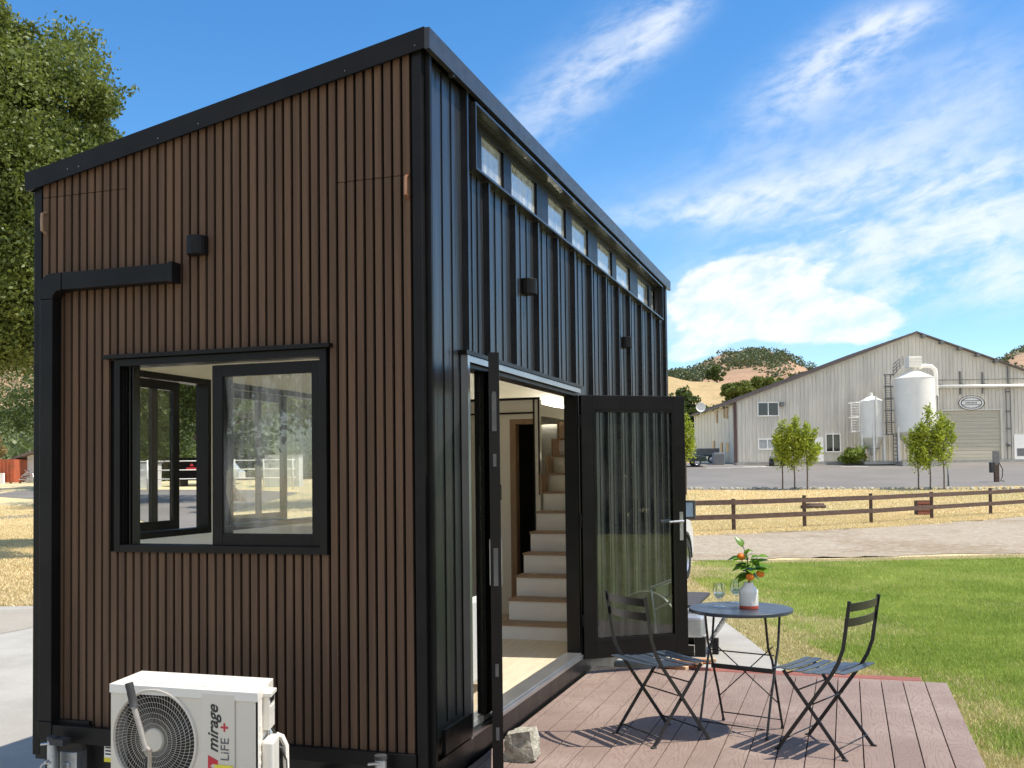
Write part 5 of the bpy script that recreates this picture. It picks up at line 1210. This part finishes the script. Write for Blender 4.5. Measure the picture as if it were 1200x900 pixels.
# green car near the barn
u, d = X(806), BD-2.5
gc = thing('parked_car', 'dark green car parked at the left end of the barn', 'car', tuple(ud(u-1.3, d, gz(u, d)+.012)), YAW)
m = MB(); car_body(m, [(-2.3, .4), (-2.35, .85), (-1.7, .98), (-1.2, 1.42), (.3, 1.46), (1.1, .98), (2.2, .8), (2.3, .4)], 1.8); m.build('body', M_paintg, gc, .04)
m = MB(); [m.prism([(-1.45, 1.0), (-1.15, 1.36), (-.45, 1.38), (-.45, 1.0)], s*.88-.005, s*.88+.005, 'y') or m.prism([(-.35, 1.0), (-.35, 1.38), (.25, 1.38), (.85, 1.0)], s*.88-.005, s*.88+.005, 'y') for s in (-1, 1)]; m.each('side_window', M_cardark, gc)
for x in (-1.45, 1.45):
    for s in (-1, 1): wheel(gc, x, s*.8, .33, .2)
m = MB(); [m.box((2.2, s*.65-.15, .62), (2.32, s*.65+.15, .75)) for s in (-1, 1)]; m.each('headlight', M_silo, gc)
u, d = X(835), BD+2; gc2 = thing('parked_trailer', 'dark low trailer along the barn side wall', 'trailer', tuple(ud(X(831), BD+3, gz(u, 88)))  , YAW)
MB().box((-1.6, -.8, .6), (1.6, .8, .75)).build('bed', M_paintg, gc2, .02); MB().box((-1.6, .7, .75), (1.6, .78, 1.3)).build('side_board', M_rail, gc2)
for x in (-.6, .6): wheel(gc2, x, -.75, .33, .2)
# quad bike
u, d = X(899), BD-3.2
qb = thing('quad_bike', 'black quad bike parked before the barn windows', 'quad bike', tuple(ud(u, d, gz(u, d)+.012)), YAW+radians(80))
for x in (-.62, .62):
    for s in (-1, 1): wheel(qb, x, s*.45, .31, .28)
m = MB(); m.box((-.75, -.22, .35), (.7, .22, .6)); m.build('frame', M_rubber, qb, .04)
m = MB(); m.box((-.6, -.2, .75), (.15, .2, .9)); m.build('seat', M_rubber, qb, .05)
for x in (-.62, .62):
    m = MB(); m.prism([(x-.4, .62), (x-.2, .8), (x+.25, .8), (x+.42, .6), (x+.25, .7), (x-.2, .7)], -.55, .55, 'y'); m.build('mudguard', M_rail, qb)
m = MB(); [m.tube([(x+.3*t, -.35, .9), (x+.3*t, .35, .9)], .02, 5) for x in (-.6, .6) for t in (-1, 0, 1)]; [m.tube([(x-.3, s*.35, .9), (x+.3, s*.35, .9)], .02, 5) for x in (-.6, .6) for s in (-1, 1)]; m.build('rack', M_steel, qb)
m = MB(); m.tube([(.3, -.38, 1.1), (.36, -.2, 1.08), (.38, 0, 1.02), (.36, .2, 1.08), (.3, .38, 1.1)], .022, 6); m.tube([(.38, 0, 1.02), (.5, 0, .7)], .03, 6); m.build('handlebar', M_rail, qb)
# post with a meter box in the yard, marker posts
u, d = G(1168, 565); pm = thing('charging_post', 'grey and brown post with a black hose box in the yard', 'post', tuple(ud(u, d, gz(u, d))), YAW)
m = MB(); m.box((-.14, -.1, 0), (.14, .1, 1.1)); m.build('post', M_fence, pm, .01); m = MB(); m.box((-.2, -.05, 1.1), (.2, .05, 1.95)); m.build('sign_plate', M_rail, pm)
m = MB(); m.box((-.42, -.18, .6), (-.141, .1, 1.25)); m.build('meter_box', M_rubber, pm, .02); m = MB(); m.tube([(.15, -.1, 1.2), (.35, -.1, .8), (.32, -.1, .35), (.2, -.1, .1), (.45, -.1, .05)], .03, 6); m.build('hose', M_rubber, pm)
u, d = G(1111.5, 570); tag(MB().tube([(0, 0, 0), (0, 0, 1.15)], .05, 8).build('marker_post', M_rail), 'thin dark marker post right of the young trees', 'post').location = tuple(ud(u, d, gz(u, d)))
# rocks edging the yard
rk = MB(); 
for _ in range(150):
    pxx = random.uniform(795, 1200); u, d = G(pxx, 573.6); r = random.uniform(.06, .14); p = ud(u, d+random.uniform(-.3, .3), gz(u, d)+r*.3); rk.sphere(p, r, 6, 4, .25)
tag(rk.build('edging_rubble', M_stone), 'broken pale rubble along the near edge of the parking lot', 'stones', kind='stuff')
# ------------------------------------------------------------------ left background
u, d = G(22, 566.5); Dd = d
sh = thing('open_shed', 'open fronted shed with a white corrugated end left of the cabin', 'shed', tuple(ud((38-600)/F*Dd, Dd, gz(u, d))), YAW); kk = Dd/F
zz = lambda y: (566.5-y)*kk
MB().prism([(-30*kk, zz(543)), (14*kk, zz(528)), (14*kk, zz(525.5)), (-30*kk, zz(540.5))], -1., 6, 'y').build('roof', M_roofm, sh)
m = MB(); m.box((-6*kk, 0, 0), (12*kk, .1, zz(533))); [m.box((-6*kk+j*.22, -.03, 0), (-6*kk+j*.22+.1, -.001, zz(533))) for j in range(7)]; m.build('end_wall', M_shed, sh)
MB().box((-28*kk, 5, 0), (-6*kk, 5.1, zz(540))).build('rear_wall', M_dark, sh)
m = MB(); [m.box((x*kk, 0, 0), (x*kk+.15, .15, zz(541)+.0)) for x in (-27, -16)]; m.build('post', M_fence, sh)
j_ = thing('scrap_heap', 'heap of scrap and timber under the open shed', 'scrap', tuple(ud((30-600)/F*(Dd-1), Dd-1, gz(u, d))), YAW)
m = MB()
for i in range(26): p = Vector((random.uniform(-1, 1), random.uniform(-.5, .5), random.uniform(0, .8))); m.bar(p, p+Vector((random.uniform(-1, 1), .2, random.uniform(-.2, .6))), .08, .08)
m.build('timber', M_steel, j_)
rc = thing('shipping_container', 'rust orange container beside the open shed', 'container', tuple(ud((5-600)/F*(Dd-2), Dd-2, gz(u, d))), YAW)
m = MB(); m.box((-2.2, 0, .1), (.9, 6, 2.3)); m.build('box', M_rust, rc); m = MB(); [m.box((-2.2+j*.35, -.06, .15), (-2.05+j*.35, -.001, 2.25)) for j in range(9)]; m.box((-.7, -.09, .1), (-.6, -.061, 2.3)); m.build('ribs', M_rust, rc)
tag(MB().box((-.35, -.1, 0), (.35, .1, 1.).__class__((.35, .1, 1.))).build('white_sheet', M_white), 'small white board leaning at the rusty container', 'board').location = tuple(ud((1-600)/F*(Dd-2.5), Dd-2.5, gz(u, d)))
# things seen through the cabin windows
D2 = 76.; k2 = D2/F; b_ud = lambda px, D: tuple(ud((px-600)/F*D, D, gz((px-600)/F*D, D)))
zof = lambda y, D, px: 1.52+(559-y)*D/F-gz((px-600)/F*D, D)
cn = thing('dark_container', 'dark reefer container with a red emblem seen through the cabin window', 'container', b_ud(227, 80), YAW)
m = MB(); m.box((-1.5, 0, .5), (1.6, 2.4, zof(537, 80, 227))); m.build('box', M_dark, cn, .03)
m = MB(); m.box((-.6, -.02, zof(551, 80, 227)), (.4, -.003, zof(548.5, 80, 227))); m.prism([(-.35, zof(547, 80, 227)), (.0, zof(547, 80, 227)), (-.17, zof(543.5, 80, 227))], -.02, -.003, 'y'); m.build('emblem', M_red, cn)
m = MB(); [m.box((x, .2, 0), (x+.15, 2.2, .499)) for x in (-1.3, 1.3)]; m.build('skid', M_rail, cn)
wg = thing('pipe_fence', 'white pipe fence seen through the cabin window', 'fence', b_ud(200, 74), YAW); zz0 = zof(541, 74, 200)
for j in range(9): MB().tube([(-8+j*2.1, 0, 0), (-8+j*2.1, 0, zz0+.1)], .06, 8).build('post', M_silo, wg)
for h in (.4, .7, 1.): MB().tube([(-8.2, 0, zz0*h), (9, 0, zz0*h)], .04, 8).build('rail', M_silo, wg)
wv = thing('white_van', 'white van beyond the pipe fence seen through the cabin window', 'van', b_ud(247, 84), YAW)
m = MB(); car_body(m, [(-1.2, .4), (-1.2, 2.0), (1.6, 2.0), (2.2, 1.2), (2.6, 1.0), (2.6, .4)], 1.9); m.build('body', M_paintw, wv, .05)
for x in (-.6, 1.8): wheel(wv, x, -.85, .34, .2)
for px, lab in ((172, 'white cabinet left behind the pipe fence'), (330, 'white corrugated hut seen through the closed sash')):
    t = thing('storage_hut', lab, 'hut', b_ud(px, 78), YAW); w_ = .6 if px < 200 else 1.3; h_ = zof(543 if px < 200 else 535, 78, px)
    MB().box((-w_, 0, 0), (w_, 1.5, h_)).build('wall', M_shed, t); MB().box((-w_-.1, -.1, h_+.001), (w_+.1, 1.6, h_+.08)).build('roof', M_rail, t)
# ------------------------------------------------------------------ camera, sky, sun
cam = bpy.data.cameras.new('camera'); co = bpy.data.objects.new('camera', cam); COL.objects.link(co); C.camera = co
cam.sensor_fit = 'HORIZONTAL'; cam.sensor_width = 36; cam.lens = 36*F/1200; cam.clip_end = 6000; cam.clip_start = .05
cam.shift_x = 0.; cam.shift_y = (PY-450)/1200.
Mx = Matrix(((_R[0], _U[0], -_fw[0], CAM[0]), (_R[1], _U[1], -_fw[1], CAM[1]), (_R[2], _U[2], -_fw[2], CAM[2]), (0, 0, 0, 1))); co.matrix_world = Mx
sd = Vector((.38, .045, .71)).normalized()
sun = bpy.data.lights.new('sun', 'SUN'); so = bpy.data.objects.new('sun', sun); COL.objects.link(so); so.location = (5, 0, 10)
sun.energy = 4.1; sun.angle = radians(.53); sun.color = (1., .93, .82); so.rotation_euler = (-sd).to_track_quat('-Z', 'Y').to_euler()
wd = bpy.data.worlds.new('World'); C.world = wd; wd.use_nodes = True; wd.node_tree.nodes.clear(); n = NT(wd.node_tree)
out = n.n('ShaderNodeOutputWorld'); bg = n.n('ShaderNodeBackground'); n.l(bg.outputs[0], out.inputs[0]); bg.inputs[1].default_value = .14
sky = n.n('ShaderNodeTexSky'); sky.sky_type = 'NISHITA'; sky.sun_disc = False
sky.sun_elevation = math.asin(sd.z); sky.sun_rotation = atan2(sd.x, sd.y); sky.air_density = 1.; sky.dust_density = .25; sky.ozone_density = 3.; sky.altitude = 100
g = n.n('ShaderNodeTexCoord').outputs['Generated']
def dot(v): o = n.n('ShaderNodeVectorMath', operation='DOT_PRODUCT'); n.l(g, o.inputs[0]); o.inputs[1].default_value = v; return o.outputs['Value']
fx, rx_, zx = dot(_f0), dot(_r0), dot((0, 0, 1))
az = n.m('ARCTAN2', rx_, fx); el = n.m('ARCTAN2', zx, n.m('SQRT', n.m('ADD', n.m('MULTIPLY', fx, fx), n.m('MULTIPLY', rx_, rx_))))
def cv(a, e, ka=1., ke=1., rot=0.):                       # noise coordinates, rotated and stretched
    c_, s_ = cos(rot), sin(rot); cb = n.n('ShaderNodeCombineXYZ')
    n.l(n.m('MULTIPLY', n.m('ADD', n.m('MULTIPLY', a, c_), n.m('MULTIPLY', e, s_)), ka), cb.inputs[0])
    n.l(n.m('MULTIPLY', n.m('SUBTRACT', n.m('MULTIPLY', e, c_), n.m('MULTIPLY', a, s_)), ke), cb.inputs[1]); return cb.outputs[0]
def blob(px, py, rx, ry, rot, w):                         # soft elliptical cloud field at a compass bearing
    t = (px-600)/F; A = atan(t); E_ = atan((553.7-.0119*(px-600)-py)/F*cos(A)); sx, sy = rx/F*cos(A)**2, ry/F*cos(A)
    r = radians(rot); c_, s_ = cos(r), sin(r); da = n.m('SUBTRACT', az, A); de = n.m('SUBTRACT', el, E_)
    p = n.m('DIVIDE', n.m('ADD', n.m('MULTIPLY', da, c_), n.m('MULTIPLY', de, s_)), sx); q = n.m('DIVIDE', n.m('SUBTRACT', n.m('MULTIPLY', de, c_), n.m('MULTIPLY', da, s_)), sy)
    return n.m('MULTIPLY', n.m('EXPONENT', n.m('MULTIPLY', n.m('ADD', n.m('MULTIPLY', p, p), n.m('MULTIPLY', q, q)), -1.)), w)
def total(bl):
    s = blob(*bl[0])
    for b in bl[1:]: s = n.m('ADD', s, blob(*b))
    return s
cir = total([(690, 85, 150, 45, 33, .62), (985, 70, 110, 42, 25, .82), (860, 240, 170, 22, 3, .72), (1110, 265, 150, 34, 8, .85), (980, 215, 190, 60, -8, .42), (1140, 120, 130, 70, 20, .42), (1190, 325, 60, 40, 10, .7), (900, 360, 190, 50, 8, .55), (1010, 335, 130, 45, 8, .7), (930, 290, 110, 26, 6, .6), (790, 20, 60, 20, 30, .5), (1060, 20, 60, 16, 10, .5), (1170, 210, 100, 30, 5, .5)])
cum = total([(880, 322, 78, 42, 5, 1.05), (960, 368, 110, 36, -3, .95), (850, 380, 90, 40, 5, .75), (1000, 378, 90, 32, -8, .72), (800, 415, 40, 16, 10, .8), (1195, 330, 40, 22, 0, .75), (830, 345, 60, 30, 0, .6), (1010, 300, 110, 18, 6, .5)])
nc = n.noise(cv(az, el, 7., 26., radians(16)), 1., 9., .62, .6)
nf = n.noise(cv(az, el, 30., 60., radians(16)), 1., 6., .6, .3)
nb = n.noise(cv(az, el, 17., 34., radians(4)), 1., 10., .62, .35)
a1 = n.m('MULTIPLY', n.ramp(cir, .02, .95), n.ramp(n.m('ADD', n.m('MULTIPLY', nc, .6), n.m('MULTIPLY', nf, .4)), .36, .62))
a2 = n.m('MULTIPLY', n.ramp(n.m('ADD', n.m('ADD', n.m('MULTIPLY', nb, .75), n.m('MULTIPLY', nf, .3)), n.m('SUBTRACT', cum, 1.)), .2, .48), n.m('ADD', .55, n.m('MULTIPLY', n.ramp(nf, .3, .6), .45)))
al = n.m('MAXIMUM', n.m('MULTIPLY', a1, .72), n.m('MULTIPLY', a2, .93))
bk_ = n.ramp(n.m('MULTIPLY', fx, -1.), -.08, .35)            # unseen broken cloud added behind the camera as white fill light
bn = n.noise(g, 3.2, 9., .6, .3)
a3 = n.m('MULTIPLY', n.m('MULTIPLY', bk_, n.ramp(bn, .4, .6)), n.ramp(zx, .0, .12))
veil = total([(1090, 150, 190, 95, 12, .2), (930, 215, 240, 40, 4, .16), (1150, 260, 160, 40, 8, .2), (850, 350, 130, 45, 5, .2), (680, 95, 120, 40, 33, .08)]); vv = n.m('MULTIPLY', veil, n.m('ADD', .45, n.m('MULTIPLY', nf, 1.1))); al = n.m('ADD', al, n.m('MULTIPLY', vv, n.m('SUBTRACT', 1., al))); al = n.m('MAXIMUM', al, n.m('MULTIPLY', a3, .85))
gam = n.n('ShaderNodeHueSaturation'); gam.inputs['Saturation'].default_value = 1.3; gam.inputs['Value'].default_value = .96; gam.inputs['Hue'].default_value = .5; n.l(sky.outputs[0], gam.inputs['Color'])
cc = n.mix(a3, n.mix(nb, (4.4, 4.7, 5.1), (5.5, 5.6, 5.7)), (8.6, 8.4, 8.1))
n.l(n.mix(al, gam.outputs[0], cc), bg.inputs[0])
C.view_settings.view_transform = 'Standard'; C.view_settings.look = 'None'; C.view_settings.gamma = 1.; C.view_settings.exposure = .6
C.cycles.max_bounces = 12; C.cycles.diffuse_bounces = 7; C.cycles.transparent_max_bounces = 16; C.cycles.use_denoising = True; C.cycles.sample_clamp_indirect = 6.
C.cycles.caustics_reflective = False; C.cycles.caustics_refractive = False
